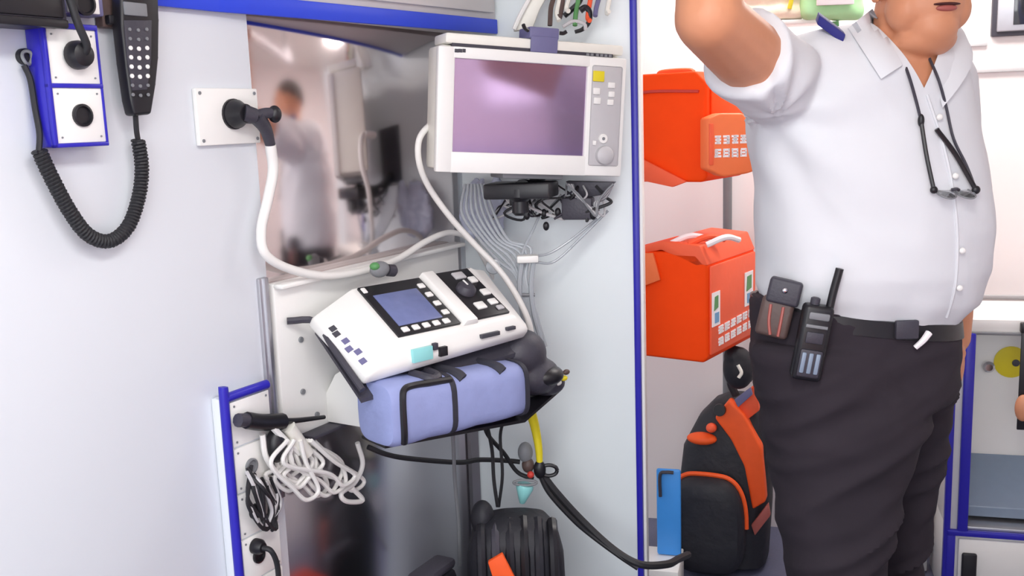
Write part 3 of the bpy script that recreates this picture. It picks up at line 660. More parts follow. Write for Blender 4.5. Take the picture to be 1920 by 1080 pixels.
# white cable coil hanging off the black clamp
t = Thing('cable_clamp', 'black spring clamp with thin handle on the blue framed column', 'clamp', FL, P(495, 792, 0.06))
a, b_ = P(452, 788, 0.06), P(535, 786, 0.06)
t.part('body', tube(B(), [P(462, 788, .06), P(492, 792, .06), P(530, 790, .06)], 0.015, 10), 'black'); t.part('tip', tube(B(), [P(446, 788, .06), P(464, 788, .06)], 0.012, 10), 'dgrey')
t.part('handle', tube(B(), [P(528, 790, .06), P(560, 788, .06), P(608, 782, .06)], [0.006, 0.004], 8), 'black')
t.part('cuff', ell(B(), P(518, 835, 0.055), (0.020, 0.018, 0.032)), 'black')
t = Thing('cable_coil', 'white cable wound in loose loops hanging from the black clamp', 'cable', FL, P(590, 880, 0.05))
random.seed(3)
C0 = [(515, 800), (540, 835)]
for k in range(9):
    tx = 540+random.uniform(-10, 50); bxx = 520+k*17; by = 935-abs(k-4)*6+random.uniform(-10, 12); o = 0.05+0.008*(k % 4)
    pts = [(530+k*3, 825), (tx-22-k*3+8, 870), (bxx-22, by-22), (bxx+4, by), (bxx+26, by-20), (tx+30+k*4, 865), (548+k*5, 826)]
    t.part('loop', tube(B(), [P(x, y, o) for x, y in pts], 0.0042, 8, 8), 'wcable')
t.part('loop', tube(B(), [P(x, y, .055) for x, y in ((492, 815), (500, 860), (530, 895), (565, 905), (590, 880), (588, 840))], 0.0052, 8), 'wcable')
t.part('loop', tube(B(), [P(x, y, .055) for x, y in ((670, 830), (680, 870), (665, 905), (640, 925), (650, 940), (680, 938), (660, 915))], 0.005, 8), 'wcable')
t.part('collar', tube(B(), [P(540, 800, .06), P(560, 830, .06), P(575, 850, .06)], 0.014, 10), 'cream', 'pale tape collar')
t.part('lead_in', tube(B(), [P(510, 800, .065), P(535, 825, .065), P(560, 850, .06)], 0.006, 8), 'white')
t = Thing('lead_bundle', 'tangled bundle of thin black leads below the white cable coil', 'cable', FL, P(495, 940, 0.06))
random.seed(5)
for k in range(10):
    j = lambda s_: random.uniform(-s_, s_)
    pts = [P(470+j(8), 880+j(10), .055), P(462+k*4+j(6), 915+j(8), .06+k*.002), P(470+k*4+j(8), 955+j(8), .065), P(505+j(12), 985+j(10), .06), P(515+j(12), 945+j(10), .055), P(500+j(12), 905+j(12), .055)]
    t.part('lead', tube(B(), pts, 0.0036, 6), 'rubber' if k % 4 else 'grey')

# black and orange bag on the floor under the partition
Y0 = 2.0
t = Thing('kit_bag', 'black kit bag with an orange strap on the floor under monitor', 'bag', WORLD, (at(965, 1060, Y0).x, Y0, 0))
xc = at(965, 1000, Y0).x; ztp = at(965, 962, Y0).z
def ring(cx, cy, z, a, b_, n=32, e=0.6): return [Vector((cx+math.copysign(abs(math.cos(2*math.pi*k/n))**e, math.cos(2*math.pi*k/n))*a, cy+math.copysign(abs(math.sin(2*math.pi*k/n))**e, math.sin(2*math.pi*k/n))*b_, z)) for k in range(n)]
t.part('body', loft(B(), [ring(xc, Y0, z, a, b_) for z, a, b_ in ((0.002, 0.08, 0.06), (0.02, 0.105, 0.085), (0.2, 0.112, 0.09), (ztp-0.09, 0.104, 0.085), (ztp-0.04, 0.092, 0.075), (ztp-0.012, 0.07, 0.055), (ztp, 0.04, 0.03))]), 'bnylon')
for k in range(6):
    xx = xc-0.07+0.03*k
    t.part('ridge', tube(B(), [(xx, Y0-0.02, ztp-0.004-abs(k-3)*0.004), (xx, Y0-0.06, ztp-0.03), (xx, Y0-0.085, ztp-0.10), (xx, Y0-0.09, 0.25)], 0.011, 8), ['bnylon', 'dgrey', 'bnylon', 'black', 'bnylon', 'black'][k])
t.part('strap', prism(B(), [at(x, y, Y0-0.112) for x, y in ((915, 1050), (942, 1034), (968, 1085), (985, 1130), (940, 1130))], (0, -0.012, 0), 0.002), 'strap', 'orange strap')
t.part('ear_flap', ell(B(), at(905, 972, Y0), (0.026, 0.03, 0.04)), 'bnylon')
t.part('side_patch', ell(B(), at(1018, 1082, Y0-0.06), (0.02, 0.02, 0.03)), 'orange')
zq = at(815, 1052, 1.95).z; xq = at(815, 1052, 1.95).x
t = Thing('tool_case', 'low dark case on the floor against the steel sheet', 'case', WORLD, (xq, 1.95, 0))
mt = Matrix.Translation((xq-0.005, 1.93, 0)) @ Matrix.Rotation(R(60), 4, 'Z')
t.part('body', box(B(), -0.06, 0.06, -0.03, 0.03, 0.001, zq-0.02, 0.02, mtx=mt), 'bnylon'); t.part('lid', box(B(), -0.056, 0.056, -0.026, 0.026, zq-0.022, zq, 0.009, mtx=mt), 'dgrey')

# ================================================================== PASSAGE BEYOND THE PARTITION
YB = 2.5
def bag(name, label, px, ptop, pbot, width, depth, ma_f, ma_s, Y=YB, ang=-35, roof=0.03):
    c = at(px, (ptop+pbot)/2, Y); fr = Frame((c.x, c.y, 0), ang)
    zb_, zt_ = at(px, pbot, Y).z, at(px, ptop, Y).z
    t = Thing(name, label, 'bag', fr, (-width/2, depth/2, zb_))
    b = B(); pr = [(-width, 0, zb_+0.02), (-width+0.02, 0, zb_), (-0.012, 0, zb_), (0, 0, zb_+0.012), (0, 0, zt_-0.03), (-0.03, 0, zt_), (-width+0.03, 0, zt_), (-width, 0, zt_-0.03)]
    prism(b, pr, (0, depth, 0), 0.008, 3)
    t.part('body', b, ma_f)
    return t, fr, zb_, zt_
t, fr, zb_, zt_ = bag('medical_bag', 'large orange red medical bag hanging higher on the grey post', 1325, 132, 342, 0.27, 0.26, 'redbag', 'oside')
t.part('side_panel', bx(-0.001, 0.006, 0.02, 0.24, zb_+0.03, zt_-0.04, 0.004), 'redbag'); t.part('zip', tube(B(), [(-0.25, -0.003, zt_-0.05), (-0.14, -0.004, zt_-0.045), (-0.02, -0.003, zt_-0.05)], 0.004, 6), 'red')
t.part('handle', tube(B(), [(-0.19, 0.12, zt_-0.006), (-0.18, 0.12, zt_+0.006), (-0.10, 0.12, zt_+0.006), (-0.09, 0.12, zt_-0.006)], 0.008, 8), 'strap')
t.part('bottom_flap', prism(B(), [(-0.26, -0.012, zb_+0.10), (-0.05, -0.012, zb_+0.002), (-0.09, -0.012, zb_-0.012), (-0.26, -0.012, zb_+0.02)], (0, 0.01, 0), 0.002), 'oside', 'lighter coral flap')
# orange pouch with white lettering
c0 = at(1328, 270, 2.44); fp = Frame((c0.x, c0.y, 0), 8)
def pq(x, y): q = fp.hit(x, y, 0); return (q.x, 0, q.z)
t = Thing('orange_pouch', 'pale orange pouch with two lines of white lettering beside the red bag', 'pouch', fp, (0.06, 0, pq(1370, 328)[2]))
t.part('body', prism(B(), [pq(*p) for p in ((1327, 222), (1352, 212), (1393, 212), (1424, 242), (1424, 318), (1400, 326), (1356, 332), (1327, 318))], (0, 0.06, 0), 0.006, 3), 'orange')
t.part('edge_strip', bx(pq(1327, 300)[0]+0.003, pq(1337, 300)[0], -0.005, 0.002, pq(1330, 310)[2], pq(1330, 232)[2], 0.002), 'oside')
random.seed(11)
def lettering(t, quad, rows, n, ext, ma='print'):
    """rows of small raised white marks on the parallelogram quad (tl, tr, bl)"""
    tl, tr, bl = [Vector(q) for q in quad]; ux = (tr-tl); uz = (bl-tl); nn = Vector(ext)
    for r_ in range(rows):
        for k in range(n):
            a = (k+0.08)/n; b_ = (k+0.90)/n; v0 = (r_+0.08)/rows; v1 = (r_+0.78)/rows
            bb = B()
            def bar(u0, u1, w0, w1):
                U0 = a+(b_-a)*u0; U1 = a+(b_-a)*u1; W0 = v0+(v1-v0)*w0; W1 = v0+(v1-v0)*w1
                prism(bb, [tl+ux*U0+uz*W0, tl+ux*U1+uz*W0, tl+ux*U1+uz*W1, tl+ux*U0+uz*W1], nn)
            # the photograph only shows blurred dense strokes
            for s0 in (0.02, 0.36, 0.70): bar(0.0+random.uniform(0, 0.12), 1.0-random.uniform(0, 0.12), s0, s0+0.24)
            for s0 in random.sample((0.05, 0.3, 0.55, 0.78), 2): bar(s0, s0+0.18, random.uniform(0, 0.2), random.uniform(0.8, 1))
            t.part('letter', bb, ma, smooth=False)
lettering(t, (pq(1338, 252), pq(1402, 250), pq(1338, 302)), 2, 4, (0, -0.002, 0))
# lower bag
t, fr, zb_, zt_ = bag('medical_bag', 'orange red medical bag with stickers and lettering hanging lower on the post', 1326, 476, 682, 0.27, 0.33, 'redbag', 'oside')
t.part('side_panel', bx(-0.001, 0.007, 0.012, 0.32, zb_+0.02, zt_-0.034, 0.004), 'oside', 'coral side panel')
t.part('top_flap', prism(B(), [(-0.03, 0.0, zt_-0.035), (0.002, 0.0, zt_-0.03), (-0.02, 0.0, zt_+0.02), (-0.13, 0, zt_+0.028), (-0.25, 0, zt_-0.01), (-0.24, 0, zt_-0.02), (-0.13, 0, zt_+0.004)], (0, 0.33, 0), 0.004), 'oside')
t.part('corner_panel', prism(B(), [(-0.265, -0.008, zt_-0.01), (-0.15, -0.008, zt_-0.004), (-0.13, -0.008, zt_-0.075), (-0.265, -0.008, zt_-0.13)], (0, 0.008, 0), 0.002), 'orange')
for k in range(3): t.part('top_strap', tube(B(), [(-0.11+0.05*k, 0.02, zt_+0.020), (-0.07+0.05*k, 0.05, zt_+0.038), (-0.035+0.04*k, 0.10, zt_+0.026)], 0.008, 8), ['print', 'oside', 'print'][k])
def sp(y, z): return Vector((0.0075, y, z))
for (y0, y1, za, zb2, ma) in ((0.012, 0.062, 0.095, 0.185, 'print'), (0.235, 0.295, 0.11, 0.205, 'print')):
    p = t.part('sticker', prism(B(), [sp(y0, zb_+za), sp(y1, zb_+za), sp(y1, zb_+zb2), sp(y0, zb_+zb2)], (0.002, 0, 0)), ma, 'white sticker')
    t.sub(p, 'emblem', prism(B(), [sp(y0+0.015, zb_+za+0.008)+Vector((.002, 0, 0)), sp(y1-0.01, zb_+za+0.008)+Vector((.002, 0, 0)), sp(y1-0.01, zb_+za+0.035)+Vector((.002, 0, 0)), sp(y0+0.015, zb_+za+0.035)+Vector((.002, 0, 0))], (0.0015, 0, 0)), 'bprint')
    t.sub(p, 'emblem', prism(B(), [sp(y0+0.01, zb_+za+0.042)+Vector((.002, 0, 0)), sp(y1-0.015, zb_+za+0.048)+Vector((.002, 0, 0)), sp(y1-0.015, zb_+zb2-0.01)+Vector((.002, 0, 0)), sp(y0+0.015, zb_+zb2-0.012)+Vector((.002, 0, 0))], (0.0015, 0, 0)), 'gprint')
lettering(t, (sp(0.05, zb_+0.092), sp(0.30, zb_+0.10), sp(0.05, zb_+0.028)), 2, 6, (0.002, 0, 0))
# grey post that carries the bags
q = at(1364, 400, 3.10)
t = Thing('equipment_post', 'slim dark grey post standing behind the hanging orange bags', 'post', WORLD, (q.x, 3.10, 0))
t.part('tube', lathe(B(), (q.x, 3.10, 0.01), (0, 0, 1), [(0.014, 0), (0.014, 2.1)], 14), 'mgrey'); t.part('foot', disc((q.x, 3.10, 0.0005), (0, 0, 1), 0.05, 0.012), 'dgrey')
for z in (1.48, 1.0): t.part('hook', tube(B(), [(q.x, 3.09, z), (q.x-0.03, 2.92, z+0.02), (q.x-0.07, 2.80, z+0.01)], 0.006, 8), 'dgrey')

# backpack on the floor
FBK = Frame((at(1338, 1030, 2.86).x, 2.86, 0), -22)
t = Thing('backpack', 'black and orange rescue backpack standing on the dark floor', 'backpack', FBK, (0, 0, 0))
hz = at(1338, 745, 2.86).z
def bring(z, a, b_, yc, cx=0): return ring(cx, yc, z, a, b_, 32, 0.55)
t.part('body', loft(B(), [bring(z, a, b_, 0.06, dx) for z, a, b_, dx in ((0.003, 0.10, 0.08, 0.02), (0.02, 0.135, 0.11, 0.02), (0.2, 0.14, 0.115, 0.025), (hz-0.16, 0.13, 0.105, 0.035), (hz-0.07, 0.10, 0.085, 0.05), (hz-0.02, 0.07, 0.06, 0.065), (hz, 0.035, 0.03, 0.07))]), 'bnylon')
pr = [(math.copysign(abs(math.cos(a))**0.55, math.cos(a)), math.copysign(abs(math.sin(a))**(0.55 if math.sin(a) < 0 else 0.8), math.sin(a))) for a in [2*math.pi*k/32 for k in range(32)]]
def pocket(y, s_, ox=-0.005): return [Vector((ox+0.112*s_*c, y, 0.165+0.152*s_*s2)) for c, s2 in pr]
t.part('front_pocket', loft(B(), [pocket(-0.04, 1.0), pocket(-0.085, 1.0), pocket(-0.108, 0.96), pocket(-0.12, 0.86), pocket(-0.124, 0.6)]), 'bnylon')
t.part('pocket_piping', tube(B(), [p for p in (pocket(-0.078, 1.03)[i] for i in list(range(0, 17)))], 0.007, 8, 3), 'strap', 'orange pocket edge')
def fb(px, py, o): return FBK.hit(px, py, o)
t.part('side_strap', prism(B(), [fb(x, y, 0.0) for x, y in ((1345, 775), (1372, 742), (1400, 770), (1432, 830), (1440, 930), (1415, 945), (1400, 865), (1375, 815))], (0, -0.05, 0), 0.008, 3), 'strap', 'broad orange side strap')
t.part('strap_piece', prism(B(), [fb(x, y, 0.03) for x, y in ((1380, 752), (1418, 720), (1424, 770), (1398, 790))], (0, 0.03, 0), 0.004), 'oside'); t.part('buckle', prism(B(), [fb(x, y, 0.065) for x, y in ((1378, 748), (1408, 725), (1412, 738), (1385, 762))], (0, -0.012, 0), 0.002), 'purple')
t.part('knob', disc(fb(1350, 768, 0.06), (0, -1, 0.1), 0.018, 0.014), 'black')
t.part('lid_patch', ell(B(), fb(1316, 822, 0.045), (0.045, 0.03, 0.018)), 'strap', 'orange lid patch'); t.part('lid_tag', ell(B(), fb(1334, 802, 0.045), (0.016, 0.02, 0.014)), 'oside')
t.part('carry_loop', tube(B(), [fb(1380, 742, 0.0), fb(1370, 715, 0.0), fb(1390, 700, 0.0), fb(1412, 710, 0.0)], 0.012, 8), 'bnylon')
t.part('stripe', prism(B(), [fb(x, y, 0.05) for x, y in ((1408, 985), (1440, 945), (1444, 968), (1415, 1005))], (0, 0.02, 0), 0.003), 'lips', 'pink side stripe')
# black pouch above the backpack
q = at(1385, 690, 2.72)
t = Thing('black_pouch', 'small black pouch with a pale clip above the backpack', 'pouch', WORLD, q-Vector((0, 0, 0.05)))
b = B(); ell(b, q, (0.045, 0.04, 0.062)); ell(b, q+Vector((-0.012, 0, 0.035)), (0.03, 0.035, 0.03)); t.part('body', remesh(b, 0.006, 2), 'bnylon')
t.part('clip', tube(B(), [q+Vector((-0.012, -0.042, 0.02)), q+Vector((-0.004, -0.05, 0)), q+Vector((-0.012, -0.05, -0.015))], 0.005, 8), 'cream'); t.part('hang_loop', tube(B(), [q+Vector((-0.01, 0.01, 0.055)), q+Vector((0.0, 0.07, 0.11)), q+Vector((0, 0.16, 0.13))], 0.004, 8), 'black')
# light blue board
F8 = Frame((at(1246, 1040, 2.70).x, 2.70, 0), -15.5)
a, b_ = F8.hit(1232, 1040), F8.hit(1276, 882)
zst = a.z
q0 = F8.hit(1190, 1040); structure('step_plinth', bx(q0.x, b_.x+0.002, -0.10, 0.06, 0.001, zst-0.001, 0.004), 'white', F8)
t = Thing('blue_board', 'sky blue plastic board standing upright behind the backpack', 'board', F8, ((a.x+b_.x)/2, 0, zst))
t.part('panel', bx(a.x, b_.x, 0, 0.014, zst, b_.z, 0.006), 'cyan'); t.part('grip', tube(B(), [(a.x+0.012, -0.006, b_.z-0.08), (a.x+0.012, -0.006, b_.z-0.015), (a.x+0.03, -0.006, b_.z-0.006), (a.x+0.05, -0.006, b_.z-0.006)], 0.005, 8), 'dgrey')

# back wall panel seams, window, rails
def WZ(px, py): return FW.hit(px, py, 0)
for k, (y, th_) in enumerate(((131, 0.007), (556, 0.006), (578, 0.004))):
    z = WZ(1870, y).z
    structure('trim_%d' % (3+k), bx(0.55, 1.85, -0.012, -0.001, z-th_, z+th_, 0.002), 'grey', FW)
a = WZ(1822, 84); structure('trim_6', bx(0.72, WZ(1850, 88).x, -0.01, -0.001, a.z-0.006, a.z+0.006, 0.002), 'grey', FW)
a = WZ(1856, 70)
w1 = setp(mk('window_1', bx(a.x, a.x+0.5, -0.02, -0.001, a.z, a.z+0.42, 0.004), 'dgrey', FW, (a.x, 0, a.z)), kind='structure')
def wpart(name, bm, ma): return mk(name, bm, ma, FW, (a.x, 0, a.z), w1)
wpart('frame', bx(a.x+0.012, a.x+0.488, -0.028, -0.019, a.z+0.012, a.z+0.41, 0.004), 'alu')
wpart('pane', bx(a.x+0.055, a.x+0.100, -0.031, -0.026, a.z+0.03, a.z+0.39, 0.001), 'pane'); wpart('pane', bx(a.x+0.13, a.x+0.46, -0.031, -0.026, a.z+0.03, a.z+0.39, 0.001), 'pane')
# green bag and cream cloth hanging behind the man's shoulder
q = at(1560, -10, 2.75)
t = Thing('green_fluid_bag', 'pale green fluid bag hanging behind the man beside his collar', 'bag', WORLD, at(1560, 42, 2.75))
b = B(); box(b, q.x-0.085, q.x+0.085, q.y-0.022, q.y+0.022, q.z-0.068, q.z+0.115, 0.02, 3); me_ = remesh(b, 0.007, 2)
for v in me_.vertices: v.co += v.normal*0.008*noise.noise(v.co*22)
t.part('body', me_, 'lgreen'); t.part('label_patch', bx(q.x-0.05, q.x+0.05, q.y-0.032, q.y-0.024, q.z-0.03, q.z+0.09, 0.002), 'print')
t.part('port', tube(B(), [q+Vector((0.01, 0, -0.07)), q+Vector((0.012, 0, -0.095))], 0.010, 8), 'gprint'); t.part('hanger', tube(B(), [q+Vector((0, 0, 0.115)), q+Vector((0, 0.03, 0.25)), q+Vector((0, 0.03, 0.50))], 0.003, 6), 'chrome')
q = at(1450, 0, 2.8)
t = Thing('cream_bundle', 'cream cloth bundle on the wall rack behind raised arm', 'cloth', WORLD, at(1450, 40, 2.8))
b = B()
for k in range(4): box(b, q.x-0.11+0.006*k, q.x+0.085-0.008*(k % 2), q.y-0.05, q.y+0.05, q.z-0.055+0.04*k, q.z-0.013+0.04*k, 0.018, 3)
me_ = remesh(b, 0.006, 2)
for v in me_.vertices: v.co += v.normal*0.006*noise.noise(v.co*26)
t.part('body', me_, 'blanket')
t.part('tie', tube(B(), [q+Vector((0.03, -0.052, -0.03)), q+Vector((0.035, -0.056, 0)), q+Vector((0.04, -0.05, 0.05))], 0.006, 8), 'yellow')
qz = q.z-0.058; single('wall_rack', box(bx(q.x-0.13, q.x+0.14, 2.75, 2.86, qz-0.012, qz, 0.003), q.x-0.01, q.x+0.01, 2.85, 3.16, qz-0.02, qz-0.004, 0.002), 'white', WORLD, (q.x, 2.85, qz-0.02), 'narrow white wall rack under the cream cloth bundle', 'rack')

# right hand cabinet
c = at(1783, 800, 2.55); FC = Frame((c.x, c.y, 0), -15.5)
def CZ(px, py, o=0): return FC.hit(px, py, o)
zt = CZ(1783, 640).z; zs = CZ(1800, 995).z; xl = CZ(1812, 800).x; ztop = CZ(1860, 600).z; zbay = CZ(1870, 625).z
t = Thing('side_cabinet', 'white cabinet with blue edged open bay and drawer behind the man', 'cabinet', FC, (0.25, 0.1, 0))
W_ = 0.55; Dp = 0.28
body = B(); box(body, 0, W_, 0.002, Dp, 0.001, zs, 0.002); box(body, 0, xl-0.004, 0.002, Dp, zs, ztop, 0.002); box(body, xl-0.004, W_, 0.20, Dp, zs, ztop, 0.001); box(body, xl-0.004, W_, 0.002, 0.21, zbay, ztop, 0.001); box(body, W_-0.03, W_, 0.002, 0.21, zs, zbay, 0.001)
t.part('body', body, 'white')
t.part('corner_trim', bx(-0.008, 0.008, -0.008, 0.012, 0.001, zt, 0.003), 'blue', 'blue corner edge')
t.part('corner_trim', bx(0.0, 0.022, -0.010, 0.004, 0.001, zs, 0.003), 'blue')
t.part('bay_stile', bx(xl-0.013, xl+0.013, -0.012, 0.004, zs, zbay, 0.004), 'blue', 'blue upright of the open bay')
t.part('bay_rail', bx(0.0, W_, -0.012, 0.004, zs-0.012, zs+0.004, 0.003), 'blue', 'blue rail under the open bay')
t.part('top_rail', bx(xl-0.013, W_, -0.008, 0.003, zbay-0.004, zbay+0.004, 0.002), 'mgrey')
p = t.part('drawer', bx(0.03, W_-0.02, -0.010, 0.003, 0.06, zs-0.02, 0.004), 'white')
a = CZ(1803, 1035, 0.012); b_ = CZ(1832, 1035, 0.012)
t.sub(p, 'handle', bx(a.x, b_.x, -0.022, -0.009, a.z-0.14, a.z, 0.006), 'black')
a = CZ(1822, 850, -0.10)
t.part('tray', prism(B(), [(xl+0.014, 0.198, CZ(1850, 850, -0.198).z), (W_-0.032, 0.198, CZ(1850, 850, -0.198).z), (W_-0.032, 0.06, zs+0.05), (xl+0.014, 0.06, zs+0.05)], (0, 0, -0.03), 0.003), 'tray', 'grey blue inner tray')
t.part('bay_floor', bx(xl+0.012, W_-0.03, 0.004, 0.2, zs, zs+0.012, 0.002), 'alu')
q = CZ(1852, 686, -0.19); t.part('knob', lathe(B(), (q.x, 0.199, q.z), (0, -1, 0), [(0.006, 0), (0.006, 0.012), (0.016, 0.016), (0.016, 0.024), (0.01, 0.03)], 20), 'chrome')
q = CZ(1897, 680, -0.19); p = t.part('sticker', disc((q.x, 0.199, q.z), (0, -1, 0), 0.045, 0.003, 28), 'yellow', 'round yellow sticker'); t.sub(p, 'mark', disc((q.x+0.012, 0.196, q.z-0.002), (0, -1, 0), 0.010, 0.002, 16), 'kprint')
# low base unit left of it
c = at(1690, 900, 2.75); d = at(1768, 900, 2.75); zz = at(1750, 760, 2.75).z; zl = at(1760, 955, 2.75).z
t = Thing('base_unit', 'low white base unit between the man and blue edged cabinet', 'cabinet', WORLD, ((c.x+d.x)/2, 2.8, 0))
t.part('body', bx(c.x-0.1, d.x-0.03, 2.765, 2.93, 0.001, zz, 0.003), 'white'); t.part('door', bx(c.x-0.09, d.x-0.035, 2.750, 2.764, 0.05, zl-0.004, 0.003), 'white'); t.part('door', bx(c.x-0.09, d.x-0.035, 2.750, 2.764, zl+0.004, zz-0.012, 0.003), 'white')
# black strap on the cabinet front
q = CZ(1918, 765, 0.03); xw = CZ(1911, 700, .012).x; zlo = CZ(1912, 805, .012).z
t = Thing('hanging_strap', 'black hanging strap with a reddish clasp in front of the open bay', 'strap', FC, (xw+0.025, -0.01, zlo))
t.part('webbing', bx(xw, xw+0.05, -0.018, -0.012, zlo, ztop-0.004, 0.002), 'black'); t.part('clasp', ell(B(), (q.x, -0.030, q.z), (0.020, 0.014, 0.036)), 'skin', 'reddish brown clasp')
t.part('anchor', bx(xw-0.002, xw+0.052, -0.020, 0.001, ztop-0.03, ztop-0.004, 0.003), 'black')

# ================================================================== THE MAN
YM = 2.0
FACE = R(38)                                            # chest turned to his left
fdir = Vector((math.sin(FACE), -math.cos(FACE), 0)); rdir = Vector((-math.cos(FACE), -math.sin(FACE), 0))
def sil(y, xl, xr, dep, yc=YM, e=0.86, n=48, tilt=0.0):
    a = at(xl, y, yc); b_ = at(xr, y, yc); z = (a.z+b_.z)/2; cx = (a.x+b_.x)/2; h = (b_.x-a.x)/2
    r = []
    for k in range(n):
        t_ = 2*math.pi*k/n; c, s_ = math.cos(t_), math.sin(t_)
        r.append(Vector((cx+math.copysign(abs(c)**e, c)*h, yc+math.copysign(abs(s_)**e, s_)*dep, z-tilt*math.copysign(abs(c)**e, c)*h)))
    return r
TW = 0.13
TOR = [(596, 1436, 1776, .146, YM, .86, 48, TW), (572, 1428, 1790, .156, YM, .86, 48, TW), (545, 1422, 1818, .172, YM, .86, 48, TW*.7), (500, 1424, 1836, .188), (430, 1428, 1841, .188), (360, 1426, 1838, .182), (300, 1420, 1831, .172), (250, 1412, 1820, .163), (200, 1404, 1810, .155), (150, 1402, 1803, .145), (112, 1412, 1798, .130), (84, 1440, 1786, .110), (62, 1500, 1772, .088), (46, 1575, 1752, .070), (36, 1620, 1740, .058)]
SH_R = at(1462, 160, 1.93); ELB_R = at(1328, 34, 1.66); HEM_R = SH_R.lerp(ELB_R, 0.50)
WR_R = at(1338, -232, 1.71)
SH_L = at(1775, 150, 2.09); ELB_L = at(1796, 400, 2.17); WR_L = at(1794, 635, 2.12)
# --- shirt
b = loft(B(), [sil(*r) for r in TOR])
limb(b, SH_R, SH_R.lerp(ELB_R, 0.2), 0.082, 0.082)
ax = (ELB_R-SH_R).normalized()
lathe(b, SH_R, ax, [(0.080, 0), (0.085, 0.05), (0.083, (HEM_R-SH_R).length)], 24)
limb(b, SH_L, SH_L.lerp(ELB_L, 0.3), 0.062, 0.064); lathe(b, SH_L, ELB_L-SH_L, [(0.06, 0), (0.066, (ELB_L-SH_L).length*0.85)], 24)
shirt = remesh(b, 0.007, 6)
def crease(me, f):
    ns = [v.normal.copy() for v in me.vertices]
    for v, n_ in zip(me.vertices, ns): v.co += n_*f(v.co)
pit = at(1440, 215, 1.9)
def shirt_fold(p):
    d = (p-pit); dist = d.length
    ang = math.atan2(d.z, d.x)
    a = 0.008*math.sin(ang*8+noise.noise(p*6)*2.0)*max(0, 1-dist/0.42)*min(1, max(0, (dist-0.03)/0.09))
    a += 0.006*noise.noise(Vector((p.x*5+p.z*3, p.y*5, p.z*9)))+0.003*(1-2*abs(noise.noise(Vector((p.x*9+p.z*6, p.y*9, p.z*7)))))
    zz = p.z-at(1600, 590, 2.0).z
    a += 0.0025*math.exp(-(zz/0.05)**2)*math.sin(p.x*60+p.y*30)
    return a
crease(shirt, shirt_fold)
# open neck: remove the cloth inside the V below the collar
vt = at(1733, 165, 1.86); va = at(1655, 20, 1.86); vb = at(1790, 60, 1.86)
bmv = bmesh.new(); bmv.from_mesh(shirt)
for a_, b_ in ((va, vt), (vt, vb)):
    no = Vector((b_.z-a_.z, 0, -(b_.x-a_.x))).normalized()
    bmesh.ops.bisect_plane(bmv, geom=bmv.verts[:]+bmv.edges[:]+bmv.faces[:], plane_co=a_, plane_no=no)
def inV(p):
    if p.y > 2.02 and p.z < at(1700, 50, 2).z: return False
    if p.y > 1.99: return False
    def sd(a, b_): return (b_.x-a.x)*(p.z-a.z)-(b_.z-a.z)*(p.x-a.x)
    return sd(va, vt) > 0 and sd(vt, vb) > 0
bmesh.ops.delete(bmv, geom=[f for f in bmv.faces if inV(f.calc_center_median())], context='FACES')
bmv.to_mesh(shirt); bmv.free()
sbv = bvh_of(shirt)
def near(px, py, off=0.0):
    r = ray(px, py).normalized(); hs = [h[0] for h in (sbv.ray_cast(EYE, r), tbv.ray_cast(EYE, r), bt.ray_cast(EYE, r)) if h[0]]
    p = min(hs, key=lambda q: (q-EYE).length) if hs else at(px, py, 1.9)
    return p-r*off
def on(bv, px, py, off=0.0):
    r = ray(px, py).normalized(); h = bv.ray_cast(EYE, r)
    p = h[0] if h[0] else at(px, py, 1.95)
    return p-r*off
# --- body: one continuous surface
b = loft(B(), [[Vector((p.x*0.965+0.035*(at(1615, 300, YM).x), (p.y-YM)*0.965+YM, p.z)) for p in sil(y, xl+3, xr-3, d-0.004)] for y, xl, xr, d in [r[:4] for r in TOR[:-2]]])
HC = at(1722, -36, 1.92)                                   # head centre
HY = R(10); hm = Matrix.Translation(HC) @ Matrix.Rotation(HY, 4, 'Z') @ Matrix.Rotation(R(-4), 4, 'X')
def H(x, y, z): return hm @ Vector((x, y, z))
hr = hm.to_3x3()
neck0 = at(1705, 95, 1.97)
limb(b, neck0+Vector((0, 0.01, -0.05)), H(0.0, 0.025, -0.05), 0.072, 0.068)
ell(b, H(0, 0.012, 0.035), (0.079, 0.097, 0.088), hr)                  # cranium
ell(b, H(0, -0.022, -0.045), (0.070, 0.068, 0.075), hr)               # face
ell(b, H(0, -0.045, -0.092), (0.046, 0.042, 0.040), hr)               # chin
ell(b, H(0, -0.014, -0.112), (0.060, 0.058, 0.034), hr)               # double chin
for s_ in (-1, 1):
    ell(b, H(0.050*s_, -0.030, -0.058), (0.030, 0.040, 0.040), hr)    # jowl and cheek
    ell(b, H(0.040*s_, -0.058, -0.012), (0.028, 0.024, 0.024), hr)
    ell(b, H(0.080*s_, 0.012, -0.008), (0.010, 0.020, 0.032), hr)     # ear
    ell(b, H(0.030*s_, -0.070, 0.036), (0.026, 0.016, 0.011), hr)     # brow
    ell(b, H(0.013*s_, -0.096, -0.026), (0.011, 0.012, 0.010), hr)    # nostril wing
limb(b, H(0, -0.082, 0.022), H(0, -0.108, -0.020), 0.010, 0.013)      # nose
ell(b, H(0, -0.081, -0.052), (0.026, 0.012, 0.008), hr); ell(b, H(0, -0.079, -0.066), (0.023, 0.013, 0.009), hr)  # lips
# right arm raised, forearm upright
chain(b, [SH_R, SH_R.lerp(ELB_R, 0.5), ELB_R], [0.070, 0.064, 0.056]); mid = ELB_R.lerp(WR_R, 0.35)
chain(b, [ELB_R, mid, WR_R], [0.055, 0.054, 0.034])
# left arm hanging
chain(b, [SH_L, ELB_L], [0.052, 0.045]); chain(b, [ELB_L, ELB_L.lerp(WR_L, 0.35), WR_L], [0.045, 0.043, 0.029])
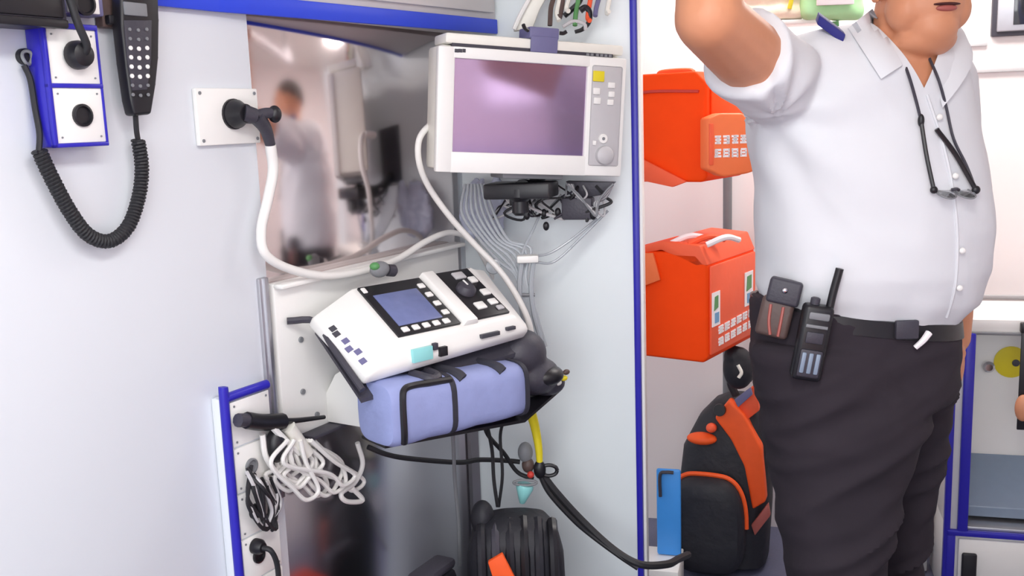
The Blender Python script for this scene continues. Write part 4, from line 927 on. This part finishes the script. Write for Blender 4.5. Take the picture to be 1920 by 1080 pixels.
# hands
def hand(b, wrist, d, side, nrm, curl):
    """d: along the hand, side: towards the thumb, nrm: palm normal"""
    d = d.normalized(); side = (side-d*side.dot(d)).normalized(); nrm = d.cross(side).normalized()*(1 if d.cross(side).dot(nrm) > 0 else -1)
    pc = wrist+d*0.05
    mm = Matrix((side, nrm, d)).transposed()
    ell(b, pc, (0.042, 0.017, 0.056), mm)
    knuck = []
    for k, (off, ln, rr) in enumerate(((0.031, 0.076, 0.0092), (0.010, 0.086, 0.0096), (-0.012, 0.080, 0.0092), (-0.032, 0.062, 0.0082))):
        p = wrist+d*(0.092-0.006*abs(k-1))+side*off; a = 0.0; pts = [p-d*0.03, p]; dirv = d.copy()
        for j, (fr_, c_) in enumerate(((0.45, curl[0]), (0.32, curl[1]), (0.23, curl[2]))):
            a += c_; dirv = d*math.cos(a)+nrm*math.sin(a); pts.append(pts[-1]+dirv*ln*fr_)
        chain(b, pts, [rr*1.15, rr*1.05, rr, rr*0.95, rr*0.85])
    t0 = wrist+d*0.028+side*0.030; t1 = t0+side*0.028+d*0.030+nrm*0.008; t2 = t1+d*0.030+nrm*0.012+side*0.006; t3 = t2+d*0.022+nrm*0.012-side*0.004
    chain(b, [t0, t1, t2, t3], [0.016, 0.0125, 0.011, 0.009])
RAIL = Frame(WR_R+Vector((0.0, 0.045, 0.085)), 60)
hand(b, WR_R, Vector((0.05, 0.0, 1)), Vector((0.8, -0.5, 0)), Vector((0.2, 1, 0)), (R(75), R(70), R(50)))
hand(b, WR_L, Vector((-0.04, -0.12, -1)), Vector((-0.3, -1, 0)), Vector((-1, 0.2, 0)), (R(22), R(26), R(18)))
# legs under the trousers
HIP_R = at(1545, 700, 1.95); HIP_L = at(1690, 700, 2.08)
KN_R = at(1562, 1090, 1.90); KN_L = at(1682, 1085, 2.12)
AN_R = Vector((KN_R.x-0.005, 1.93, 0.09)); AN_L = Vector((KN_L.x-0.01, 2.15, 0.09))
chain(b, [HIP_R, KN_R, AN_R], [0.09, 0.058, 0.04]); chain(b, [HIP_L, KN_L, AN_L], [0.08, 0.044, 0.034])
for an in (AN_R, AN_L): chain(b, [an, an+fdir*0.10+Vector((0, 0, -0.045)), an+fdir*0.16+Vector((0, 0, -0.055))], [0.04, 0.034, 0.026])
body = remesh(b, 0.0055, 3)
PB = Vector(((AN_R.x+AN_L.x)/2, 2.04, 0))
man = single('person', body, 'skin', WORLD, PB, 'man in white short sleeved shirt and charcoal trousers with one arm raised', 'person')
def mpart(name, bm, ma, label=None): return setp(mk(name, bm, ma, WORLD, PB, man), label)
# --- trousers
TR = [(574, 1416, 1784, .154, 2.0, .86, 48, TW), (612, 1408, 1784, .162, 2.0, .86, 48, TW*.8), (690, 1414, 1779, .168), (740, 1424, 1774, .165)]
b = loft(B(), [sil(*r) for r in TR])
def leg(rows):
    loft(b, [sil(y, xl, xr, d, yc, 0.9, 32) for y, xl, xr, d, yc in rows])
leg([(640, 1412, 1700, .12, 1.95), (720, 1420, 1738, .135, 1.95), (800, 1436, 1728, .13, 1.94), (880, 1450, 1700, .12, 1.93), (960, 1462, 1676, .112, 1.92), (1040, 1474, 1660, .105, 1.91), (1100, 1482, 1650, .10, 1.91), (1250, 1490, 1638, .09, 1.92), (1400, 1492, 1636, .09, 1.93), (1500, 1490, 1640, .09, 1.93)])
leg([(640, 1600, 1780, .11, 2.07), (720, 1610, 1776, .12, 2.08), (800, 1610, 1766, .115, 2.1), (880, 1612, 1752, .108, 2.12), (960, 1612, 1738, .10, 2.13), (1040, 1612, 1724, .095, 2.14), (1100, 1612, 1716, .09, 2.14), (1250, 1606, 1722, .092, 2.15), (1400, 1604, 1724, .092, 2.15)])
tr = remesh(b, 0.008, 5)
def tr_fold(p):
    q = Vector((p.x*3, p.y*3, p.z*15-p.x*7)); m_ = 0.5+0.5*noise.noise(Vector((p.x*5+9, p.y*5, p.z*4)))
    rid = 1-2.4*abs(noise.noise(q))
    return 0.017*rid*m_+0.006*noise.noise(Vector((p.x*6, p.y*6, p.z*9)))+0.0025*noise.noise(Vector((p.x*14, p.y*14, p.z*34)))
crease(tr, tr_fold)
tbv = bvh_of(tr)
mpart('trousers', tr, 'trousers', 'creased charcoal trousers')
mpart('shirt', shirt, 'shirt', 'white short sleeved shirt')
# belt
def beltring(y, grow): return [Vector((p.x, p.y, p.z)) for p in sil(y, 1418-grow, 1784+grow, 0.154+grow/950, 2.0, 0.86, 64, TW)]
mpart('belt', loft(B(), [beltring(572, -4), beltring(574, 6), beltring(602, 8), beltring(606, -4)]), 'black', 'black belt')
bt = BVHTree.FromPolygons([p for p in beltring(572, 8)]+[p for p in beltring(606, 8)], [(k, (k+1) % 64, 64+(k+1) % 64, 64+k) for k in range(64)])
q = on(bt, 1700, 618, 0.004); mpart('buckle', box(B(), q.x-0.022, q.x+0.022, q.y-0.006, q.y+0.006, q.z-0.018, q.z+0.018, 0.003), 'dgrey')
q0, q1 = near(1742, 624, 0.012), near(1716, 652, 0.012)
single('key_tag', tube(B(), [q0, q0.lerp(q1, 0.5)+Vector((0, -0.004, 0)), q1], [0.007, 0.005], 8), 'print', WORLD, q1, 'short white tag hanging from the belt front', 'tag')
# collar
def neckring(r_, dz, n=25, tip=0.0):
    out = []
    c = at(1706, 70, 1.985)
    for k in range(n):
        f = k/(n-1); a = R(-63)+R(360-46)*f; a -= R(0)
        out.append(Vector((c.x+math.cos(a+R(8))*r_, c.y+math.sin(a+R(8))*r_*0.98, c.z+dz(f))))
    return out
fl = lambda f: (abs(f-0.5)*2)**2
# front opening points towards the chest direction
def collar():
    c = at(1712, 60, 1.975); up = []; lo = []
    a0 = math.atan2(vt.y-c.y, vt.x-c.x)
    for k in range(33):
        f = k/32; a = a0-R(16)-R(328)*f; w_ = (abs(f-0.5)*2)**2.2
        dx, dy = math.cos(a), math.sin(a)
        up.append(Vector((c.x+dx*0.079, c.y+dy*0.077, c.z+0.040-w_*0.105)))
        lo.append(Vector((c.x+dx*(0.104+0.012*w_), c.y+dy*(0.100+0.022*w_), c.z+0.008-w_*0.155)))
    return up, lo
up, lo = collar()
cb = B(); inn = [p.lerp(q, 0.5)-Vector((0, 0, 0.006)) for p, q in zip(up, lo)]
mid_ = [p.lerp(q, 0.5)+Vector((0, 0, 0.008)) for p, q in zip(up, lo)]
vs = [[cb.verts.new(p) for p in r] for r in (up, mid_, lo, inn)]
for i in range(32):
    for a, b_ in ((0, 1), (1, 2), (2, 3), (3, 0)): cb.faces.new((vs[a][i], vs[a][i+1], vs[b_][i+1], vs[b_][i]))
cb.faces.new([v[0] for v in vs]); cb.faces.new([v[32] for v in vs][::-1])
mpart('collar', cb, 'shirt', 'open white collar')
fa, fb_, fc, fd_ = (1636, 16), (1692, 122), (1652, 148), (1590, 52)
gr = [[None]*7 for _ in range(7)]
for i in range(7):
    for j in range(7):
        u, v = i/6, j/6
        x = (fa[0]*(1-u)+fb_[0]*u)*(1-v)+(fd_[0]*(1-u)+fc[0]*u)*v; y = (fa[1]*(1-u)+fb_[1]*u)*(1-v)+(fd_[1]*(1-u)+fc[1]*u)*v
        r = ray(x, y).normalized(); h = sbv.ray_cast(EYE, r)
        gr[i][j] = (h[0] if h[0] else at(x, y, 1.93))-r*(0.008+0.006*math.sin(math.pi*v))
cb = B(); g0 = [[cb.verts.new(p) for p in row] for row in gr]; g1 = [[cb.verts.new(p+ray(1650, 80).normalized()*0.006) for p in row] for row in gr]
for i in range(6):
    for j in range(6):
        cb.faces.new((g0[i][j], g0[i+1][j], g0[i+1][j+1], g0[i][j+1])); cb.faces.new((g1[i][j], g1[i][j+1], g1[i+1][j+1], g1[i+1][j]))
    for g_ in ((0,), (6,)):
        j = g_[0]; cb.faces.new((g0[i][j], g1[i][j], g1[i+1][j], g0[i+1][j])); cb.faces.new((g0[j][i], g1[j][i], g1[j][i+1], g0[j][i+1]))
mpart('collar_flap', cb, 'shirt', 'white collar flap')
# epaulettes
def slab(bv, pts, h, name, ma):
    P0 = [on(bv, x, y, 0.003) for x, y in pts]; n_ = (P0[1]-P0[0]).cross(P0[-1]-P0[0]).normalized()
    if n_.dot(EYE-P0[0]) < 0: n_ = -n_
    return mpart(name, prism(B(), P0, n_*h, 0.001), ma)
e0 = at(1532, 46, 1.915); e1 = at(1580, 82, 1.895); dd = (e1-e0); hh_ = Vector((0.012, 0.05, 0.012))
mpart('epaulette', prism(B(), [e0, e1, e1+hh_, e0+hh_], (0.004, -0.004, 0.016), 0.002), 'navy', 'navy shoulder strap')
e0 = at(1764, 98, 2.03); e1 = at(1800, 150, 2.05)
mpart('epaulette', prism(B(), [e0, e1, e1+Vector((-0.01, 0.05, 0.01)), e0+Vector((-0.01, 0.05, 0.01))], (0.006, -0.006, 0.012), 0.002), 'navy', 'navy shoulder strap')
# placket, buttons, pocket
pl = [on(sbv, x, y, 0.0015) for x, y in ((1738, 178), (1752, 220), (1768, 270), (1782, 330), (1792, 400), (1795, 470), (1790, 540), (1775, 595))]
mpart('placket', tube(B(), pl, 0.0032, 6), 'shirt')
for k in (1, 3, 5, 6): mpart('button', ell(B(), pl[k]+Vector((0.008, -0.004, 0)), (0.006, 0.004, 0.006)), 'white')
# face
for s_ in (-1, 1):
    mpart('eye', ell(B(), H(0.031*s_, -0.074, 0.016), (0.012, 0.0095, 0.0075), hr), 'eye'); mpart('iris', ell(B(), H(0.031*s_, -0.0815, 0.016), (0.0058, 0.003, 0.0062), hr), 'iris')
    mpart('eyebrow', ell(B(), H(0.032*s_, -0.083, 0.043), (0.024, 0.006, 0.005), hr), 'hair')
mpart('mouth', ell(B(), H(0, -0.0885, -0.059), (0.027, 0.006, 0.003), hr), 'mouth'); mpart('lower_lip', ell(B(), H(0, -0.087, -0.066), (0.021, 0.007, 0.006), hr), 'lips')
b = B(); ell(b, H(0, 0.024, 0.048), (0.088, 0.100, 0.086), hr, 32, 20)
bmesh.ops.delete(b, geom=[v for v in b.verts if (hm.inverted() @ v.co).z < 0.060-0.40*max(0, (hm.inverted() @ v.co).y) or ((hm.inverted() @ v.co).y < -0.03 and (hm.inverted() @ v.co).z < 0.085)], context='VERTS')
mpart('hair', b, 'hair')
# shoes
for an in (AN_R, AN_L):
    ang = math.atan2(fdir.y, fdir.x); mm = Matrix.Translation((an.x, an.y, 0)) @ Matrix.Rotation(ang, 4, 'Z'); sb = B()
    secs = [(-0.075, .030, .075), (-0.06, .040, .095), (0.0, .042, .10), (0.06, .046, .085), (0.12, .050, .062), (0.17, .044, .048), (0.195, .022, .03)]
    loft(sb, [[mm @ Vector((x, math.cos(a)*w_, max(0.001, h*0.5+math.sin(a)*h*0.5))) for a in [2*math.pi*k/20 for k in range(20)]] for x, w_, h in secs])
    mpart('shoe', sb, 'black', 'black leather shoe')
# --- things he carries
t = Thing('radio_handset', 'black two way radio with stub antenna clipped to the belt', 'radio', WORLD, on(tbv, 1520, 700, 0.01))
c = near(1522, 640, 0.036); ux = Vector((0.97, -0.12, -0.16)).normalized(); uz = Vector((0.16, -0.05, 0.98)).normalized(); uy = ux.cross(uz)*-1
if uy.y < 0: uy = -uy
rm = Matrix((ux, uy, uz)).transposed().to_4x4(); rm.translation = c
t.part('body', box(B(), -0.028, 0.028, -0.018, 0.018, -0.075, 0.072, 0.009, 3, mtx=rm), 'black')
g = t.part('speaker_grille', box(B(), -0.021, 0.021, -0.021, -0.016, -0.066, -0.012, 0.004, mtx=rm), 'dgrey')
for k in range(3): t.sub(g, 'slot', box(B(), -0.017+0.013*k, -0.009+0.013*k, -0.0235, -0.020, -0.058, -0.018, 0.002, mtx=rm), 'tray')
t.part('display', box(B(), -0.016, 0.016, -0.0205, -0.017, 0.0, 0.022, 0.002, mtx=rm), 'dgrey'); t.part('top_strip', box(B(), -0.02, 0.02, -0.021, -0.017, 0.030, 0.036, 0.001, mtx=rm), 'mgrey'); t.part('clip', box(B(), -0.018, 0.020, -0.0215, -0.017, 0.046, 0.060, 0.003, mtx=rm), 'mgrey')
t.part('antenna', tube(B(), [rm @ Vector((0.020, 0, 0.065)), rm @ Vector((0.021, 0, 0.10)), rm @ Vector((0.024, 0, 0.145))], 0.0075, 10), 'black'); t.part('dial', lathe(B(), rm @ Vector((-0.008, 0, 0.071)), uz, [(0.009, 0), (0.009, 0.012), (0.006, 0.014)], 14), 'dgrey')
t = Thing('leather_holster', 'worn brown leather holster on the belt beside the two way radio', 'holster', WORLD, near(1455, 630, 0.01))
c = near(1462, 580, 0.030); ux = Vector((0.86, -0.30, -0.2)).normalized(); uz = Vector((0.24, 0, 0.97)); uz = (uz-ux*uz.dot(ux)).normalized(); uy = uz.cross(ux)
rm = Matrix((ux, uy, uz)).transposed().to_4x4(); rm.translation = c
t.part('body', box(B(), -0.036, 0.026, -0.016, 0.016, -0.055, 0.022, 0.008, 3, mtx=rm), 'leather'); t.part('flap', box(B(), -0.030, 0.032, -0.022, 0.018, 0.012, 0.060, 0.006, 3, mtx=rm), 'dgrey'); t.part('stud', ell(B(), rm @ Vector((0.002, -0.0225, 0.040)), (0.006, 0.004, 0.006)), 'chrome')
for k in range(2): t.part('seam', tube(B(), [rm @ Vector((-0.018+0.024*k, -0.0165, 0.008)), rm @ Vector((-0.014+0.022*k, -0.0175, -0.025)), rm @ Vector((-0.006+0.015*k, -0.0165, -0.05))], 0.003, 6), 'lips')
# spectacles on a neck cord
G = lambda x, y, o=0.012: on(sbv, x, y, o)
t = Thing('spectacles', 'dark spectacles hanging open from a neck cord on the white shirt', 'glasses', WORLD, G(1790, 358))
l0, l1, r0_, r1 = G(1727, 226), G(1751, 356), G(1756, 242), G(1830, 356, 0.02)
t.part('temple', tube(B(), [l0, G(1737, 290), l1], 0.0040, 8), 'black'); t.part('temple', tube(B(), [r0_, G(1792, 290), r1], 0.0045, 8), 'black')
t.part('hinge', ell(B(), l1, (0.007, 0.006, 0.007)), 'black'); t.part('hinge', ell(B(), r1, (0.008, 0.006, 0.008)), 'black'); t.part('ear_tip', ell(B(), l0, (0.006, 0.006, 0.012)), 'black')
mid_b = l1.lerp(r1, 0.5)
for k in range(2):
    c = l1.lerp(r1, 0.27+0.46*k); e1 = (r1-l1)*0.21; e2 = Vector((0, -0.022, -0.008))
    rim = [c+e1*math.cos(a)+e2*math.sin(a)+Vector((0, -0.004, -0.006)) for a in [2*math.pi*j/16 for j in range(17)]]
    t.part('rim', tube(B(), rim, 0.0014, 6, 2), 'mgrey'); lb = B(); vs = [lb.verts.new(p) for p in rim[:-1]]; f_ = lb.faces.new(vs)
    ex_ = bmesh.ops.extrude_face_region(lb, geom=[f_]); bmesh.ops.translate(lb, vec=(0, -0.0012, 0), verts=[v for v in ex_['geom'] if isinstance(v, bmesh.types.BMVert)])
    t.part('lens', lb, 'glass')
t.part('bridge', tube(B(), [mid_b-(r1-l1)*0.09, mid_b+Vector((0, -0.006, 0.002)), mid_b+(r1-l1)*0.09], 0.003, 8), 'dgrey')
t.part('cord', tube(B(), [at(1690, 105, 1.89), G(1705, 145, 0.01), G(1718, 190, 0.006), l0], 0.0030, 6), 'dgrey'); t.part('cord', tube(B(), [at(1742, 108, 1.885), G(1760, 150, 0.012), G(1774, 200, 0.008), G(1788, 260, 0.008), G(1812, 310, 0.01), r1], 0.0028, 6), 'dgrey')
# grab rail above his hand
rc = WR_R+Vector((0.012, 0.032, 0.082)); FRL = Frame(rc, 28)
t = Thing('grab_rail', 'steel grab rail under the ceiling gripped by the man', 'rail', FRL, (0, 0, 0))
t.part('bar', tube(B(), [(-0.35, 0, 0), (0.55, 0, 0)], 0.013, 14, raw=True), 'chrome')
for x in (-0.3, 0.5): t.part('bracket', tube(B(), [(x, 0, 0.0), (x, 0, 2.119-rc.z)], 0.010, 12, raw=True), 'chrome')

# ================================================================== ADDED OUT OF FRAME FOR LIGHT AND REFLECTIONS
for k, (px_, py_) in enumerate(((0.10, 0.42), (0.98, 2.70))):  # fixtures added out of view at the two ceiling area lights
    fl_ = Frame((px_, py_, 0), 60 if k == 0 else -15.5); ln = 1.1 if k == 0 else 0.9
    t = Thing('added_ceiling_lamp', ['long white ceiling lamp added unseen above the treatment space', 'shorter white ceiling lamp added unseen above the passage'][k], 'lamp', fl_, (0, 0, 2.08))
    t.part('housing', bx(-ln/2-0.02, ln/2+0.02, -0.19, 0.19, 2.092, 2.119, 0.006), 'white'); t.part('diffuser', bx(-ln/2, ln/2, -0.17, 0.17, 2.082, 2.094, 0.004), 'lamp')
t = Thing('stretcher', 'wheeled stretcher with black mattress added unseen in the middle of the vehicle', 'stretcher', FL, (-0.2, -1.25, 0))  # unseen stretcher, added with its blanket for a red reflection
t.part('mattress', bx(-0.75, 0.62, -1.50, -1.04, 0.50, 0.57, 0.02), 'bnylon'); t.part('frame', bx(-0.78, 0.64, -1.52, -1.02, 0.465, 0.499, 0.008), 'alu')
bk = B(); loft(bk, [[Vector((x, -1.27+math.cos(a)*0.25, 0.572+0.05*abs(math.sin(a))*(1+0.15*math.sin(x*17)))) for a in [math.pi*k/12 for k in range(13)]] for x in [-0.5+0.09*j for j in range(12)]], cap=False, closed=False)
single('added_stretcher_blanket', bk, 'redblanket', FL, (0, -1.27, 0.572), 'red orange blanket added unseen over the stretcher mattress', 'blanket')
for x in (-0.6, 0.5):
    for y in (-1.48, -1.06): t.part('leg', tube(B(), [(x, y, 0.47), (x, y, 0.10)], 0.016, 10, raw=True), 'alu'); t.part('wheel', lathe(B(), (x, y-0.015, 0.055), (0, 1, 0), [(0.054, 0), (0.054, 0.03)], 20), 'rubber')

# unseen window, backrest and locker, added to be mirrored in the monitor glass
w2 = setp(mk('added_window_2', bx(0.14, 0.42, 0.0005, 0.012, 1.42, 1.86, 0.004), 'grey', FR, (0.28, 0, 1.42)), kind='structure')
mk('pane', bx(0.165, 0.395, 0.011, 0.016, 1.445, 1.835, 0.002), 'daylight', FR, (0.28, 0, 1.42), w2)  # glowing pane of the added window, a bright patch for the screen
t = Thing('added_wall_pad', 'long blue padded backrest added unseen on the wall opposite the monitor', 'backrest', FR, (0.2, 0.02, 0.95))
for k in range(3): t.part('cushion', bx(-0.7+0.6*k, -0.11+0.6*k, 0.001, 0.05, 0.95, 1.24, 0.02, 3), 'pad')
t = Thing('added_wall_locker', 'tall grey locker added unseen on the wall opposite the monitor', 'locker', FR, (0.65, 0.03, 1.26))
t.part('body', bx(0.45, 0.95, 0.001, 0.10, 1.26, 2.11, 0.006), 'mgrey'); t.part('door', bx(0.47, 0.93, 0.101, 0.112, 1.28, 2.09, 0.004), 'mgrey'); t.part('handle', bx(0.49, 0.51, 0.113, 0.13, 1.5, 1.65, 0.004), 'chrome')
